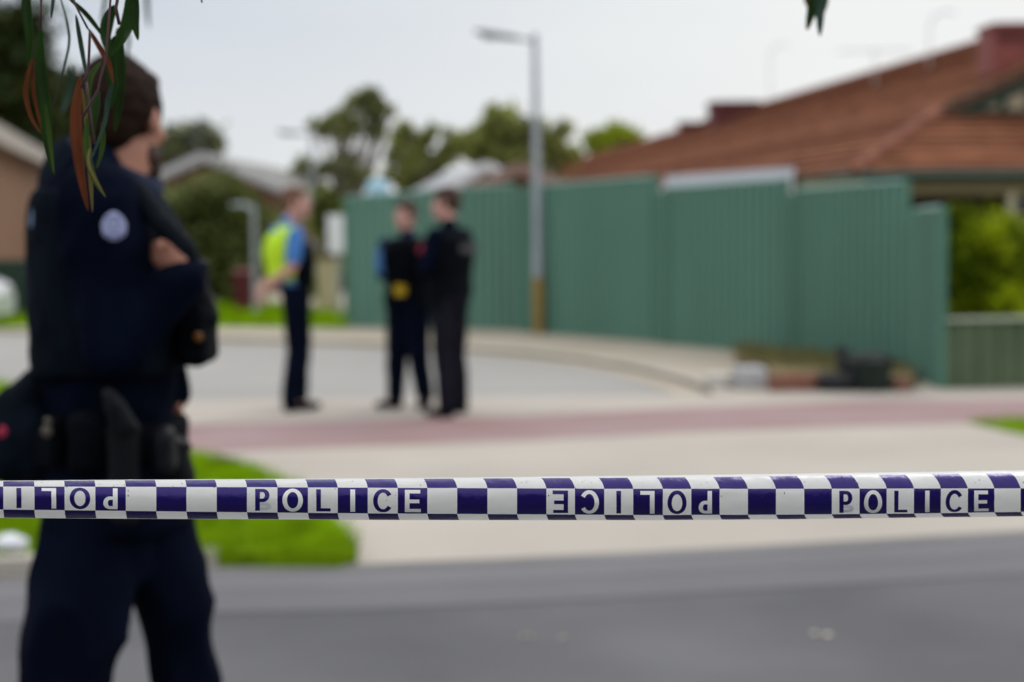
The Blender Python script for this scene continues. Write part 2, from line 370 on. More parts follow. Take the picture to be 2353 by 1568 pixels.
for (A, B, ta, tb) in secs:
    a, b = G(*A), G(*B); za, zb = P(A[0], ta, a.y).z, P(B[0], tb, b.y).z
    d = (b-a).normalized(); ang = math.atan2(d.y, d.x)
    mb = MB(fence.location); corr(mb, a, b, -.02, -.02, za, zb); mb.build('panel', M['fence'], fence)
    for p, z in ((a, za), (b, zb)):
        mb = MB(fence.location); post(mb, p, -.1, z+.02, .032, ang); mb.build('post', M['fence_dark'], fence)
    rl = MB(fence.location); n_ = Vector((d.y, -d.x, 0))
    for z_a, z_b in ((za, zb),):
        pa, pb_ = Vector((a.x, a.y, z_a)), Vector((b.x, b.y, z_b)); rl.tube([pa+d*.03, pb_-d*.03], [(.028, .036)]*2, 4, up=Vector((0, 0, 1)))
    rl.build('top_rail', mat('green_steel_rail', (.12, .25, .20), .4, .1, 2, .5) if prev is None else bpy.data.materials['green_steel_rail'], fence)
    if prev is not None:
        mb = MB(fence.location); corr(mb, prev[0], a, -.02, -.02, min(prev[1], za)-.03, min(prev[1], za)-.03, .1); mb.build('return_panel', M['fence'], fence)
    prev = (b, zb)
# low olive fence right of it
a, b = G(2172, 893), G(2353, 889); b = a+(b-a)*3.2
lf = thing('low_fence', a, 'low olive green ribbed fence under the leafy bush beside the porch', 'fence')
zt = P(2172, 742, a.y).z; mb = MB(a); corr(mb, a, b, -.02, -.02, zt, zt, .2, .035); mb.build('panel', M['olive'], lf)
mb = MB(a); d = (b-a).normalized(); mb.tube([a+Vector((0, -.0, zt+.02)), b+Vector((0, 0, zt+.02))], [(.03, .06)]*2, 4, up=(0, 0, 1)); mb.build('top_rail', M['olive'], lf)

# ================================================================ TILED HOUSE
HA = math.atan(0.128)                               # the ridge runs away from the camera, slightly left
hR = Matrix.Rotation(HA, 3, 'Z'); C0 = P(1965, 397, 23.3); EZ = C0.z; TP = .466
def H(u, v, z): p = hR@Vector((u, v, 0)); return Vector((C0.x+p.x, C0.y+p.y, z))   # u: right along the front, v: away
def courses(mb, e0, e1, t0, t1, cs=.34, lift=.06):
    e0, e1, t0, t1 = map(Vector, (e0, e1, t0, t1)); n = max(1, int((t0-e0).length/cs))
    nr = (e1-e0).cross(t0-e0)
    if nr.length < 1e-6: nr = (e1-e0).cross(t1-e0)
    nr.normalize(); nr = nr if nr.z > 0 else -nr
    for i in range(n):
        a, b = i/n, (i+1)/n; A0, B0, A1, B1 = e0.lerp(t0, a), e1.lerp(t1, a), e0.lerp(t0, b), e1.lerp(t1, b)
        A0l, B0l = A0+nr*lift, B0+nr*lift
        mb.add([A0, B0, A0l, B0l, A1, B1], [(0, 1, 3, 2), (2, 3, 5, 4)])
W = 7.06
tile_b = mat('terracotta_tiles_dark', (.195, .082, .048), .9, .3, 1.6, .05, .5, 12); tile_c = mat('terracotta_tiles_pale', (.30, .135, .08), .9, .3, 1.6, .06, .5, 12)
def tiled_house(name, label, v0, v1, front_hip, ez):
    h = thing(name, H(W, (v0+v1)/2, -.1), label, 'house'); b = h.location; rz = ez+W*TP; g_ = 2.2
    def HH(u, v, z): return H(u, v, z)
    mb = MB(b)
    if front_hip:
        courses(mb, HH(0, v0, ez), HH(2*W, v0, ez), HH(g_, v0+g_, ez+g_*TP), HH(2*W-g_, v0+g_, ez+g_*TP))
        # left slope split at the gablet
        courses(mb, HH(0, v1, ez), HH(0, v0, ez), HH(g_, v1, ez+g_*TP), HH(g_, v0+g_, ez+g_*TP))
        courses(mb, HH(g_, v1, ez+g_*TP), HH(g_, v0+g_-.16, ez+g_*TP), HH(W, v1, rz), HH(W, v0+g_-.16, rz))
        courses(mb, HH(2*W, v0, ez), HH(2*W, v1, ez), HH(2*W-g_, v0+g_, ez+g_*TP), HH(2*W-g_, v1, ez+g_*TP))
        courses(mb, HH(2*W-g_, v0+g_-.16, ez+g_*TP), HH(2*W-g_, v1, ez+g_*TP), HH(W, v0+g_-.16, rz), HH(W, v1, rz))
    else:
        courses(mb, HH(0, v1, ez), HH(0, v0, ez), HH(W, v1, rz), HH(W, v0, rz)); courses(mb, HH(2*W, v0, ez), HH(2*W, v1, ez), HH(W, v0, rz), HH(W, v1, rz))
    roof = mb.build('roof', [M['tile'], tile_b, tile_c], h); mi_ = []; prs = len(roof.data.polygons)//2
    for _ in range(prs): mi_ += [random.choice((0, 0, 1, 2))]*2
    roof.data.polygons.foreach_set('material_index', mi_)
    mb = MB(b); vr0 = v0+g_-.16 if front_hip else v0
    nseg = int((v1-vr0)/.45)
    for i in range(nseg):
        mb.capsule(HH(W, vr0+i*.45, rz+.02), HH(W, vr0+i*.45+.36, rz+.035), .1, .115, 8)
    if front_hip:
        mb.build('ridge_capping', M['tilecap'], roof)
        for sx in (0, 1):
            mb = MB(b)
            for i in range(7):
                q0, q1 = i/7, (i+.85)/7; f = lambda q: HH(g_*q if sx == 0 else 2*W-g_*q, v0+g_*q, ez+g_*TP*q+.05)
                mb.capsule(f(q0), f(q1), .1, .12, 8)
            mb.build('hip_capping', M['tilecap'], roof)
    else: mb.build('ridge_capping', M['tilecap'], roof)
    mb = MB(b)
    if front_hip:                                    # gablet: triangle with battens
        A, B, T = HH(g_, v0+g_-.03, ez+g_*TP+.02), HH(2*W-g_, v0+g_-.03, ez+g_*TP+.02), HH(W, v0+g_-.03, rz-.05)
        mb.add([A, B, T, A+Vector((0, .05, 0)), B+Vector((0, .05, 0)), T+Vector((0, .05, 0))], [(0, 1, 2), (5, 4, 3), (0, 3, 4, 1), (1, 4, 5, 2), (2, 5, 3, 0)])
        mb.build('gable', mat('green_gable_board', (.012, .060, .048), .6, .15), h)
        mb = MB(b)
        for k in range(9):
            u0, u1 = 2.95+k*.86, 2.95+k*.86+.72; z0_ = ez+g_*TP+.07; q0, q1 = rz-.2-abs(u0-W)*TP, rz-.2-abs(u1-W)*TP
            if min(q0, q1) > z0_: mb.add([HH(u0, v0+g_-.05, z0_), HH(u1, v0+g_-.05, z0_), HH(u1, v0+g_-.05, q1), HH(u0, v0+g_-.05, q0)], [(0, 1, 2, 3)])
        mb.build('gable_panel', mat('beige_panel', (.33, .27, .19), .8, .1), h)
        mb = MB(b)
        for k in range(1, 9):
            u = g_+(2*W-2*g_)*k/9; zt_ = rz-.08-abs(u-W)*TP
            mb.tube([HH(u, v0+g_-.07, ez+g_*TP), HH(u, v0+g_-.07, zt_)], [.06, .06], 4)
        vg_ = MB(b)
        for sx in (0, 1):
            e = HH(g_-.3 if sx == 0 else 2*W-g_+.3, v0+g_-.14, ez+g_*TP-.16); vg_.tube([e, HH(W, v0+g_-.14, rz-.04)], [(.06, .03)]*2, 4, up=(0, 0, 1))
            e = HH(g_+.1 if sx == 0 else 2*W-g_-.1, v0+g_-.09, ez+g_*TP-.02); mb.tube([e, HH(W, v0+g_-.09, rz-.2)], [(.16, .03)]*2, 4, up=(0, 0, 1))
        mb.build('gable_trim', M['dkgreen'], h); vg_.build('verge', mat('verge_tiles', (.10, .045, .03), .85, .2), roof)
    # walls, gutter
    mb = MB(b); i_ = .6
    if front_hip:
        mb.add([HH(i_, v0+2.1, -.1), HH(2*W-i_, v0+2.1, -.1), HH(2*W-i_, v0+2.1, ez+.05), HH(i_, v0+2.1, ez+.05)], [(0, 1, 2, 3)])
    else: mb.add([HH(i_, v0+.5, -.1), HH(2*W-i_, v0+.5, -.1), HH(2*W-i_, v0+.5, ez+.1), HH(W, v0+.5, rz-.1), HH(i_, v0+.5, ez+.1)], [(0, 1, 2, 3, 4)])
    vv = v0+(2.1 if front_hip else .5)
    mb.add([HH(i_, v1, -.1), HH(i_, vv, -.1), HH(i_, vv, ez+.1), HH(i_, v1, ez+.1)], [(0, 1, 2, 3)])
    mb.add([HH(2*W-i_, v1, -.1), HH(2*W-i_, vv, -.1), HH(2*W-i_, vv, ez+.1), HH(2*W-i_, v1, ez+.1)], [(0, 3, 2, 1)])
    mb.add([HH(i_, v1-.01, -.1), HH(2*W-i_, v1-.01, -.1), HH(2*W-i_, v1-.01, ez+.1), HH(W, v1-.01, rz-.1), HH(i_, v1-.01, ez+.1)], [(4, 3, 2, 1, 0)])
    mb.build('wall', M['brickdark'], h)
    mb = MB(b)
    mb.tube([HH(-.05, v1, ez-.04), HH(-.05, v0-.05, ez-.04)], [(.07, .06)]*2, 4, up=(0, 0, 1))
    if front_hip: mb.tube([HH(-.05, v0-.05, ez-.04), HH(2*W+.05, v0-.05, ez-.04)], [(.07, .06)]*2, 4, up=(0, 0, 1))
    mb.build('gutter', M['dkgreen'], roof)
    if front_hip:
        mb = MB(b); mb.tube([HH(.12, v0+.12, ez-.22), HH(2*W-.12, v0+.12, ez-.22)], [(.12, .05)]*2, 4, up=(0, 0, 1)); mb.build('porch_beam', mat('olive_beam', (.15, .13, .07), .7, .1), h)
        mb = MB(b); mb.add([HH(0, v0, ez-.09), HH(2*W, v0, ez-.09), HH(2*W, v0+2.2, ez-.09), HH(0, v0+2.2, ez-.09)], [(3, 2, 1, 0)]); mb.build('porch_ceiling', M['cream'], h)
        for u in (.15, 2.5, 5.2, 9):
            mb = MB(b); mb.tube([HH(u, v0+.15, -.1), HH(u, v0+.15, ez-.3)], [.06, .06], 10); mb.build('porch_post', M['cream'], h)
        for u in (4.2, 9.5):
            w_ = MB(b); w_.box((-.9, -.04, .9), (.9, .03, 2.05), None); f = w_.build('window', M['cream'], h)
            f.matrix_local = Matrix.Translation(HH(u, v0+2.08, 0)-b)@Matrix.Rotation(HA, 4, 'Z'); 
            for v in f.data.vertices: v.co += b
            w2 = MB(); w2.box((-.82, -.05, .98), (-.04, -.041, 1.97)); w2.box((.04, -.05, .98), (.82, -.041, 1.97)); p_ = w2.build('pane', M['glass'], f)
    return h, rz
hA, RZ = tiled_house('tiled_house', 'brown terracotta tiled house with dutch gable and shaded porch behind the bush', 0, 37, True, EZ)
hB, RZ2 = tiled_house('tiled_house', 'farther brown tiled house whose roof carries on past the first one', 37.4, 66, False, EZ-.12)
def roofbox(name, label, px0, px1, pyt, pyb, Y, dep, m, cat):
    a, b = P(px0, pyb, Y), P(px1, pyt, Y); c = Vector(((a.x+b.x)/2, Y+dep/2, a.z)); t = thing(name, c, label, cat)
    w, h = (b.x-a.x)/2, b.z-a.z; mb = MB(); mb.rings([((0, 0, -.7), w*.9, dep*.5), ((0, 0, h*.82), w*.93, dep*.52), ((0, 0, h*.84), w, dep*.58), ((0, 0, h*.97), w, dep*.58), ((0, 0, h), w*.93, dep*.52)], 24, .25); mb.build('casing', m, t)
    mb = MB()
    for i in range(6): mb.box((-w*.8, -dep*.53, h*.1+i*h*.11), (w*.8, -dep*.5, h*.15+i*h*.11))
    mb.build('louvre', M['maroon'], t); return t
roofbox('rooftop_cooler', 'dark red rooftop cooler box half way along the brown tiled ridge', 1632, 1752, 231, 276, 53, 1.5, M['maroon'], 'air cooler')
roofbox('rooftop_cooler', 'reddish cooler box on the high end of the tiled roof near the gable', 2276, 2420, 50, 104, 27.6, 1.0, mat('faded_red_metal', (.24, .07, .06), .6, .15), 'air cooler')
roofbox('chimney', 'low brick coloured chimney on the farthest stretch of tiled roof', 1560, 1640, 279, 300, 58, 1.2, M['tilecap'], 'chimney')
def antenna(px, pyt, pyb, Y, half, label, style):
    b = P(px, pyb, Y); t = thing('antenna', b, label, 'antenna', None); top = P(px, pyt, Y)-b; mm = mat('antenna_metal', (.55, .56, .58), .4, .05) if 'antenna_metal' not in bpy.data.materials else bpy.data.materials['antenna_metal']
    mb = MB(); mb.tube([(0, 0, -.5), top], [.018, .015], 8); mb.build('mast', mm, t); mb = MB()
    if style == 0:
        mb.tube([top+Vector((-half, 0, -.05)), top+Vector((half, 0, -.05))], [.015, .015], 6)
        for i in range(7): x = -half+i*half/3; mb.tube([top+Vector((x, -.35, -.05)), top+Vector((x, .35, -.05))], [.008]*2, 5)
    else: mb.tube([top, top+Vector((.12, 0, .22)), top+Vector((.35, 0, .32)), top+Vector((.6, 0, .28))], [.02]*4, 8); 
    mb.build('boom', mm, t)
antenna(2010, 112, 165, 38, .85, 'faint television antenna above the middle of the tiled roof', 0)
antenna(1770, 125, 238, 52, .6, 'thin bent mast rising beside the dark red cooler box', 1)
antenna(2135, 60, 130, 36, .4, 'tall thin bent mast near the high end of the roof', 1)
# white patio roof and wall piece behind the fence
pa = thing('patio', P(1670, 412, 22.6)*1, 'white sheet patio roof showing over the fence top under the tiled eave', 'patio roof')
pa.location.z = -.1; b = pa.location; mb = MB(b)
a0, a1 = P(1528, 432, 23.4), P(1822, 424, 21.6); t0, t1 = P(1528, 405, 23.4), P(1822, 385, 21.6)
q = Vector((.6, 3.2, .12)); mb.add([a0, a1, t1, t0, a0+q, a1+q, t1+q, t0+q], [(0, 1, 2, 3), (7, 6, 5, 4), (0, 4, 5, 1), (1, 5, 6, 2), (2, 6, 7, 3), (3, 7, 4, 0)]); mb.build('roof', mat('white_sheet', (.66, .66, .72), .5, .04), pa)
for c in (a0, a1): mb = MB(b); mb.tube([(c.x, c.y+.2, -.1), (c.x, c.y+.2, c.z+.03)], [.045]*2, 8); mb.build('post', M['white'], pa)
pw = thing('garden_shed', P(1930, 430, 20.6), 'cream wall piece glimpsed between the tall fence and the tiled eave', 'shed'); pw.location.z = -.1; b = pw.location
a, c = P(1845, 440, 21.8), P(1990, 406, 21.8); mb = MB(b); mb.box((a.x, 21.8, -.1), (c.x+.0, 22.7, c.z-.03)); mb.build('wall', M['cream'], pw)
mb = MB(b); mb.box((a.x-.12, 21.7, c.z-.027), (c.x+.1, 22.8, c.z+.025)); mb.build('roof', M['dkgreen'], pw)

# ================================================================ TREES AND BUSHES
def foliage(name, blobs, n, size, ms, parent, base, per=26):
    tot = sum(r[0]*r[1]*r[2] if isinstance(r, tuple) else r**3 for _, r in blobs); V = []; F = []; MI = []
    Vs = []; 
    for c, r in blobs:
        rr = np.array(r if isinstance(r, tuple) else (r, r, r)); k = max(30, int(n*(rr.prod()/tot)**.8/sum(((np.prod(q[1]) if isinstance(q[1], tuple) else q[1]**3)/tot)**.8 for q in blobs)))
        ncl = max(8, k//per); u = rng.normal(size=(ncl, 3)); u /= np.linalg.norm(u, axis=1)[:, None]; cl = u*(rng.random((ncl, 1))**.5)*rr*.98
        idx = rng.integers(0, ncl, k); p = cl[idx]+rng.normal(size=(k, 3))*rr.mean()*.27+np.array(c)-np.array(base)
        a = rng.normal(size=(k, 3)); a /= np.linalg.norm(a, axis=1)[:, None]; b_ = np.cross(a, rng.normal(size=(k, 3))); b_ /= np.linalg.norm(b_, axis=1)[:, None]
        s = size*(.6+.8*rng.random((k, 1))); a = a*s; b_ = b_*s*.45
        Vs.append(np.stack([p-a, p+b_, p+a, p-b_], 1)); MI.append(np.where(rng.random(ncl) < .35, 1, 0)[idx])
    A = np.concatenate(Vs); MI = np.concatenate(MI); nf = len(A)
    me = bpy.data.meshes.new(name); me.vertices.add(nf*4); me.vertices.foreach_set('co', A.reshape(-1).astype('f'))
    me.loops.add(nf*4); me.loops.foreach_set('vertex_index', np.arange(nf*4, dtype='i')); me.polygons.add(nf)
    me.polygons.foreach_set('loop_start', np.arange(0, nf*4, 4, dtype='i')); me.update(calc_edges=True)
    o = link(name, me, ms, parent); me.polygons.foreach_set('material_index', (MI % len(ms)).astype('i')); return o
def tree(name, base, blobs, n, size, ms, label, cat='tree', r0=.2, group=None, per=26):
    if name == 'gum_tree':                             # ragged outline: small tufts round each clump
        ex = []
        for c, q in blobs:
            q = q[0] if isinstance(q, tuple) else q
            for _ in range(3):
                a = random.uniform(0, 6.28); ex.append((c+Vector((math.cos(a)*q*1.35, random.uniform(-.4, .4), math.sin(a)*q*1.0)), q*random.uniform(.28, .45)))
        blobs = list(blobs)+ex
    base = Vector(base); t = thing(name, base, label, cat, group)
    cs = [Vector(c) for c, _ in blobs]; cen = sum(cs, Vector())/len(cs); fork = Vector((base.x*.5+cen.x*.5, base.y*.5+cen.y*.5, base.z+(min(c.z for c in cs)-base.z)*.6))
    mb = MB(base); mb.tube([base+Vector((0, 0, -.2)), base.lerp(fork, .5)+Vector((random.uniform(-.1, .1), 0, 0)), fork], [r0*1.25, r0, r0*.8], 10)
    for c in cs: mid = fork.lerp(c, .5)+Vector((random.uniform(-.2, .2), random.uniform(-.2, .2), .15)); mb.tube([fork, mid, c], [r0*.55, r0*.35, r0*.1], 7)
    mb.build('trunk', M['bark'], t); foliage('crown', blobs, n, size, ms, t, base, per); return t
def B(px, py, Y, rpx, sq=1.0): r = rpx/FPX*Y; return (P(px, py, Y), (r, r, r*sq) if sq != 1 else r)
def gb(px, Y): p = P(px, 600, Y); return Vector((p.x, Y, -.16))
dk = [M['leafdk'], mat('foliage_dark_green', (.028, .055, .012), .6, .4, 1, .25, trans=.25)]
mid = [M['leafmid'], M['leafolive']]
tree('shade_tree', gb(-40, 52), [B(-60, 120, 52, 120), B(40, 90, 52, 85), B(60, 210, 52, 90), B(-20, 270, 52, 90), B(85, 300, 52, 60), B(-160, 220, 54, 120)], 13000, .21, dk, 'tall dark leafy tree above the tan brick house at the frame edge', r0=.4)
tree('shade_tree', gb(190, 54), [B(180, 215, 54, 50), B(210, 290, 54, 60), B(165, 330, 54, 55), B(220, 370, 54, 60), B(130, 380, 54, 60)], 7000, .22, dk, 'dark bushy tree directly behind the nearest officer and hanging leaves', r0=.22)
tree('tree', gb(440, 62), [B(470, 325, 62, 36), B(420, 335, 62, 42), B(385, 350, 62, 40), B(440, 370, 62, 40)], 5000, .22, [mat('foliage_grey_green', (.16, .175, .13), .6, .3, 1, trans=.3), M['leafolive']], 'grey green round tree behind the pale gabled roof', r0=.25)
gum = [mat('foliage_gum', (.26, .28, .11), .6, .4, .7, .1, trans=.5), M['leafolive']]
tree('gum_tree', gb(800, 52), [B(838, 235, 52, 26), B(872, 255, 52, 20), B(858, 292, 52, 20), B(795, 293, 52, 30, .7), B(745, 300, 52, 26, .6), B(770, 275, 52, 16), B(700, 380, 52, 18), B(745, 392, 52, 18), B(800, 380, 52, 26, .7), B(830, 405, 52, 22)], 2600, .20, gum, 'sparse gum tree with open crown rising left of the fence corner', r0=.16)
tree('gum_tree', gb(950, 56), [B(905, 330, 56, 26), B(945, 350, 56, 36), B(940, 385, 56, 42, .8), B(1000, 380, 56, 26), B(925, 300, 56, 14), B(980, 310, 56, 20, .6), B(1040, 330, 56, 32, .7)], 2600, .21, mid, 'green gum tree with gaps behind the middle of the fence', r0=.18)
tree('gum_tree', gb(1160, 58), [B(1150, 280, 58, 36), B(1195, 300, 58, 34), B(1110, 300, 58, 26), B(1180, 345, 58, 34), B(1275, 310, 58, 26), B(1270, 350, 58, 34), B(1225, 365, 58, 34), B(1120, 355, 58, 26), B(1230, 300, 58, 22), B(1085, 340, 58, 26)], 3800, .22, [M['leafmid'], gum[0]], 'rounded gum tree directly behind the near lamp post', r0=.2)
tree('tree', gb(1410, 96), [B(1410, 315, 96, 34, .7), B(1450, 320, 96, 26, .7), B(1370, 330, 96, 26, .7), B(1310, 360, 96, 30, .6), B(1420, 340, 96, 40, .6)], 3500, .34, [M['leaflime'], M['leafmid']], 'bright lime green treetop above the far tiled roof', r0=.25)
def bush(name, px, pyb, Y, blobs, n, size, ms, label, per=26): return tree(name, gb(px, Y), blobs, n, size, ms, label, 'bush', .06, None, per)
bush('bush', 480, 700, 34, [B(430, 500, 34, 75), B(500, 475, 34, 66), B(560, 500, 34, 66), B(400, 560, 34, 80), B(480, 570, 34, 85), B(560, 580, 34, 75), B(370, 510, 34, 60), B(450, 650, 34, 70), B(540, 650, 34, 60), B(610, 530, 34, 40), B(380, 650, 34, 60)], 14000, .11, [mat('foliage_hedge', (.11, .135, .035), .6, .4, .6, .1, trans=.35), mat('foliage_hedge_pale', (.22, .25, .09), .6, .4, .6, .1, trans=.35)], 'big rounded olive green bush in front of the pale gabled house')  # second leaf tone is paler, given to random leaf clusters
bush('bush', 755, 740, 33, [B(760, 460, 33, 36), B(745, 510, 33, 36), B(780, 530, 33, 30), B(765, 600, 33, 36), B(745, 660, 33, 34)], 4000, .1, [M['leafmid'], M['leafdk']], 'olive hedge behind the white sign at the fence corner')
bush('bush', 2280, 740, 16.6, [B(2230, 545, 16.6, 60), B(2290, 545, 17, 60), B(2270, 590, 16.6, 80), B(2340, 620, 17, 70), B(2230, 640, 16.4, 70), B(2310, 680, 16.4, 80), B(2210, 700, 16.4, 50), B(2390, 680, 17, 80), B(2190, 490, 16.6, 24), B(2400, 600, 17, 60), B(2210, 575, 16.6, 50)], 12000, .05, [M['leafbush'], mat('foliage_bush_light', (.30, .37, .008), .6, .3, 2, .08, trans=.4)], 'bright yellow green bush growing behind the low olive fence', 110)
# trees behind the photographer (seen only in the tape's gloss)
for i, (x, y, s) in enumerate(((-9, -15, .85), (1.0, -17, .9), (10, -16, .8))):
    tree('shade_tree', (x, y, -.16), [((x-1.5*s, y, 3.2*s), 2.2*s), ((x+1.6*s, y, 3.4*s), 2.3*s), ((x, y, 5.0*s), 2.4*s), ((x+.4, y, 1.8*s), 1.9*s)], 5000, .28, dk, ['dark street tree across the road, left of the photographer', 'dark street tree directly behind the photographer', 'dark street tree across the road, right of the photographer'][i], r0=.25)

# ================================================================ OTHER HOUSES
def gable_house(name, label, c, hw, hl, ez, rz, yaw, wallm, roofm, trimm, win=True):
    h = thing(name, c, label, 'house', rz=yaw); mb = MB()
    mb.add([(-hw, -hl, 0), (hw, -hl, 0), (hw, -hl, ez), (0, -hl, rz), (-hw, -hl, ez), (-hw, hl, 0), (hw, hl, 0), (hw, hl, ez), (0, hl, rz), (-hw, hl, ez)], [(0, 1, 2, 3, 4), (9, 8, 7, 6, 5), (1, 6, 7, 2), (0, 4, 9, 5)])
    mb.build('wall', wallm, h); mb = MB(); ov = .55; s = (rz-ez)/hw
    for sx in (-1, 1):
        e0, e1, t0, t1 = Vector((sx*(hw+ov), -hl-ov, ez-ov*s+.03)), Vector((sx*(hw+ov), hl+ov, ez-ov*s+.03)), Vector((0, -hl-ov, rz+.03)), Vector((0, hl+ov, rz+.03))
        courses(mb, e0, e1, t0, t1, .6, .04)
    r = mb.build('roof', roofm, h); mb = MB()
    for sx in (-1, 1):
        mb.tube([(sx*(hw+ov), -hl-ov-.02, ez-ov*s-.06), (0, -hl-ov-.02, rz-.06)], [(.14, .03)]*2, 4, up=(0, 0, 1))
        mb.tube([(sx*(hw+ov), -hl-ov, ez-ov*s-.05), (sx*(hw+ov), hl+ov, ez-ov*s-.05)], [(.08, .06)]*2, 4, up=(0, 0, 1))
    mb.build('fascia', trimm, r)
    if win:
        for x in (-hw*.5, hw*.5):
            mb = MB(); mb.box((x-.8, -hl-.05, .9), (x+.8, -hl+.02, 2.1)); f = mb.build('window', trimm, h); mb = MB(); mb.box((x-.72, -hl-.06, .98), (x+.72, -hl-.051, 2.02)); mb.build('pane', M['glass'], f)
    return h
ap = P(500, 352, 46); gable_house('gabled_house', 'pale roofed house with brick gable behind the large olive bush', (ap.x, 50, -.16), 4.3-.5, 4, 1.5+ .9, ap.z+.1, R(-4), brick_mat('brown_brick', (.22, .11, .075), (.25, .13, .09), (.22, .18, .14)), mat('weathered_roof', (.28, .28, .255), .7, .15, 1), M['iron'])
ap = P(1120, 352, 44); gable_house('pale_roofed_house', 'low house with whitish sheet roof peeping over the fence by the lamp', (ap.x-.75, 48, -.16), 1.75, 3, 2.6, ap.z-.1, R(12), M['bricktan'], M['iron'], M['white'], False)
ap = P(1195, 360, 36); gable_house('garage', 'small brown roofed outbuilding just behind the fence and lamp post', (ap.x, 39, -.16), 1.7, 2.6, 2.45, ap.z-.05, R(0), M['bricktan'], M['tile'], mat('pinkish_fascia', (.26, .17, .14), .6, .1), False)
# tan brick house at the left edge
e0, e1 = P(-60, 276, 30.5), P(135, 374, 50)
d = (e1-e0); d.z = 0; Ln = d.length; d.normalize(); yaw = math.atan2(d.y, d.x)
h = thing('brick_house', (e0.x, e0.y, -.16), 'tan brick house with pale eave at the left edge behind the officer', 'house', rz=yaw)
def loc_(x, y, z): return (x, y, z)
zt = (e0.z+e1.z)/2+.16; mb = MB(); mb.add([(-.4, .32, 0), (Ln-.3, .32, 0), (Ln-.3, .32, zt), (-.4, .32, zt), (-.4, 8, 0), (Ln-.3, 8, 0), (Ln-.3, 8, zt), (-.4, 8, zt)], [(0, 1, 2, 3), (1, 5, 6, 2), (5, 4, 7, 6), (4, 0, 3, 7)]); mb.build('wall', M['bricktan'], h)
mb = MB(); courses(mb, (-.9, 0, zt), (Ln, 0, zt), (-.9, 4.3, zt+.9), (Ln, 4.3, zt+.9)); courses(mb, (Ln, 8.6, zt), (-.9, 8.6, zt), (Ln, 4.3, zt+.9), (-.9, 4.3, zt+.9)); r = mb.build('roof', M['tile'], h)
mb = MB(); mb.box((-.9, -.05, zt-.26), (Ln+.02, -.003, zt+.16)); mb.box((-.9, .0, zt-.20), (Ln, .315, zt-.14)); mb.build('fascia', mat('pale_fascia', (.40, .37, .33), .6, .08), r)
w0 = MB(); w0.box((.3, .26, 1.4), (1.7, .35, 2.4)); f = w0.build('window', M['iron'], h); w1 = MB(); w1.box((.38, .25, 1.48), (1.62, .258, 2.32)); w1.build('pane', M['glass'], f)
# dark green fence beyond that house
a, b = P(-260, 735, 29.6), P(330, 735, 29.6); a.z = b.z = -.1
df = thing('fence', a, 'dark green steel fence between the white car and the nearest officer', 'fence'); zt = P(50, 600, 29.6).z
mb = MB(a); corr(mb, a, b, -.05, -.05, zt, zt, .18); mb.build('panel', mat('deep_green_steel', (.018, .045, .03), .5, .1, 2, .4), df)
mb = MB(a); mb.tube([a+Vector((0, 0, zt+.1)), b+Vector((0, 0, zt+.1))], [(.03, .04)]*2, 4, up=(0, 0, 1)); mb.build('top_rail', M['dkgreen'], df)

# ================================================================ WHITE CAR
cp = G(28, 756, -.07); car = thing('parked_car', (cp.x-2.36, cp.y+.2, -.07), 'white parked car with its rounded nose just inside the left edge', 'car')
prof = [(-2.1, .35, .35), (-2.12, .6, .8), (-2.05, .95, .95), (-1.7, 1.05, 1.02), (-1.3, 1.4, .9), (-.6, 1.46, .85), (.2, 1.42, .85), (.95, 1.02, .95), (1.6, .93, .97), (1.98, .78, .92), (2.1, .55, .8), (2.05, .32, .4)]
V = []; F = []; n = len(prof)
for s in (-1, 1):
    for (x, z, w) in prof: V.append((x, s*.86*(.98 if w > .9 else .8 if w < .86 else .92), z))
    for (x, z, w) in prof: V.append((x, s*.86, min(z, .75)))
    for (x, z, w) in prof: V.append((x, s*.82, .24))
for k in (0, 3):
    for r_ in (0, 1):
        for i in range(n-1):
            a = (k+r_)*n+i; q_ = (a, a+1, a+1+n, a+n); F.append(q_ if k else q_[::-1])
for i in range(n-1): F.append((i, i+1, 3*n+i+1, 3*n+i))
for c in (0, n-1):
    for r_ in (0, 1): F.append((r_*n+c, (r_+1)*n+c, (r_+4)*n+c, (r_+3)*n+c))
body = from_lists('body', V, F, mat('white_car_paint', (.72, .74, .75), .25, .03, spec=.5, coat=.5), car, True)
md = body.modifiers.new('b', 'BEVEL'); md.width = .05; md.segments = 2; md.limit_method = 'ANGLE'
for s in (-1, 1):
    for pts_ in ([(-1.55, 1.06), (-1.2, 1.34), (-.45, 1.38), (-.45, 1.04)], [(-.38, 1.04), (-.38, 1.38), (.2, 1.35), (.78, 1.04)]):
        Vw = [(x, s*(.80 if z < 1.2 else .725)+s*.03, z) for x, z in pts_]; mb = MB(); mb.add(Vw+[(x, y-s*.02, z) for x, y, z in Vw], [(0, 1, 2, 3), (7, 6, 5, 4)]); mb.build('window', M['glass'], car)
    for x in (-1.35, 1.3):
        mb = MB(); mb.tube([(x, s*.66, .32), (x, s*.87, .32)], [.32]*2, 24); w = mb.build('wheel', M['rubber'], car); mb = MB(); mb.tube([(x, s*.871, .32), (x, s*.885, .32)], [.2, .18], 16); mb.build('rim', M['zinc'], w)
    mb = MB(); mb.ell((2.0, s*.62, .68), (.12, .16, .08)); mb.build('headlight', mat('headlight_lens', (.6, .62, .65), .1, .02) if s < 0 else bpy.data.materials['headlight_lens'], car)

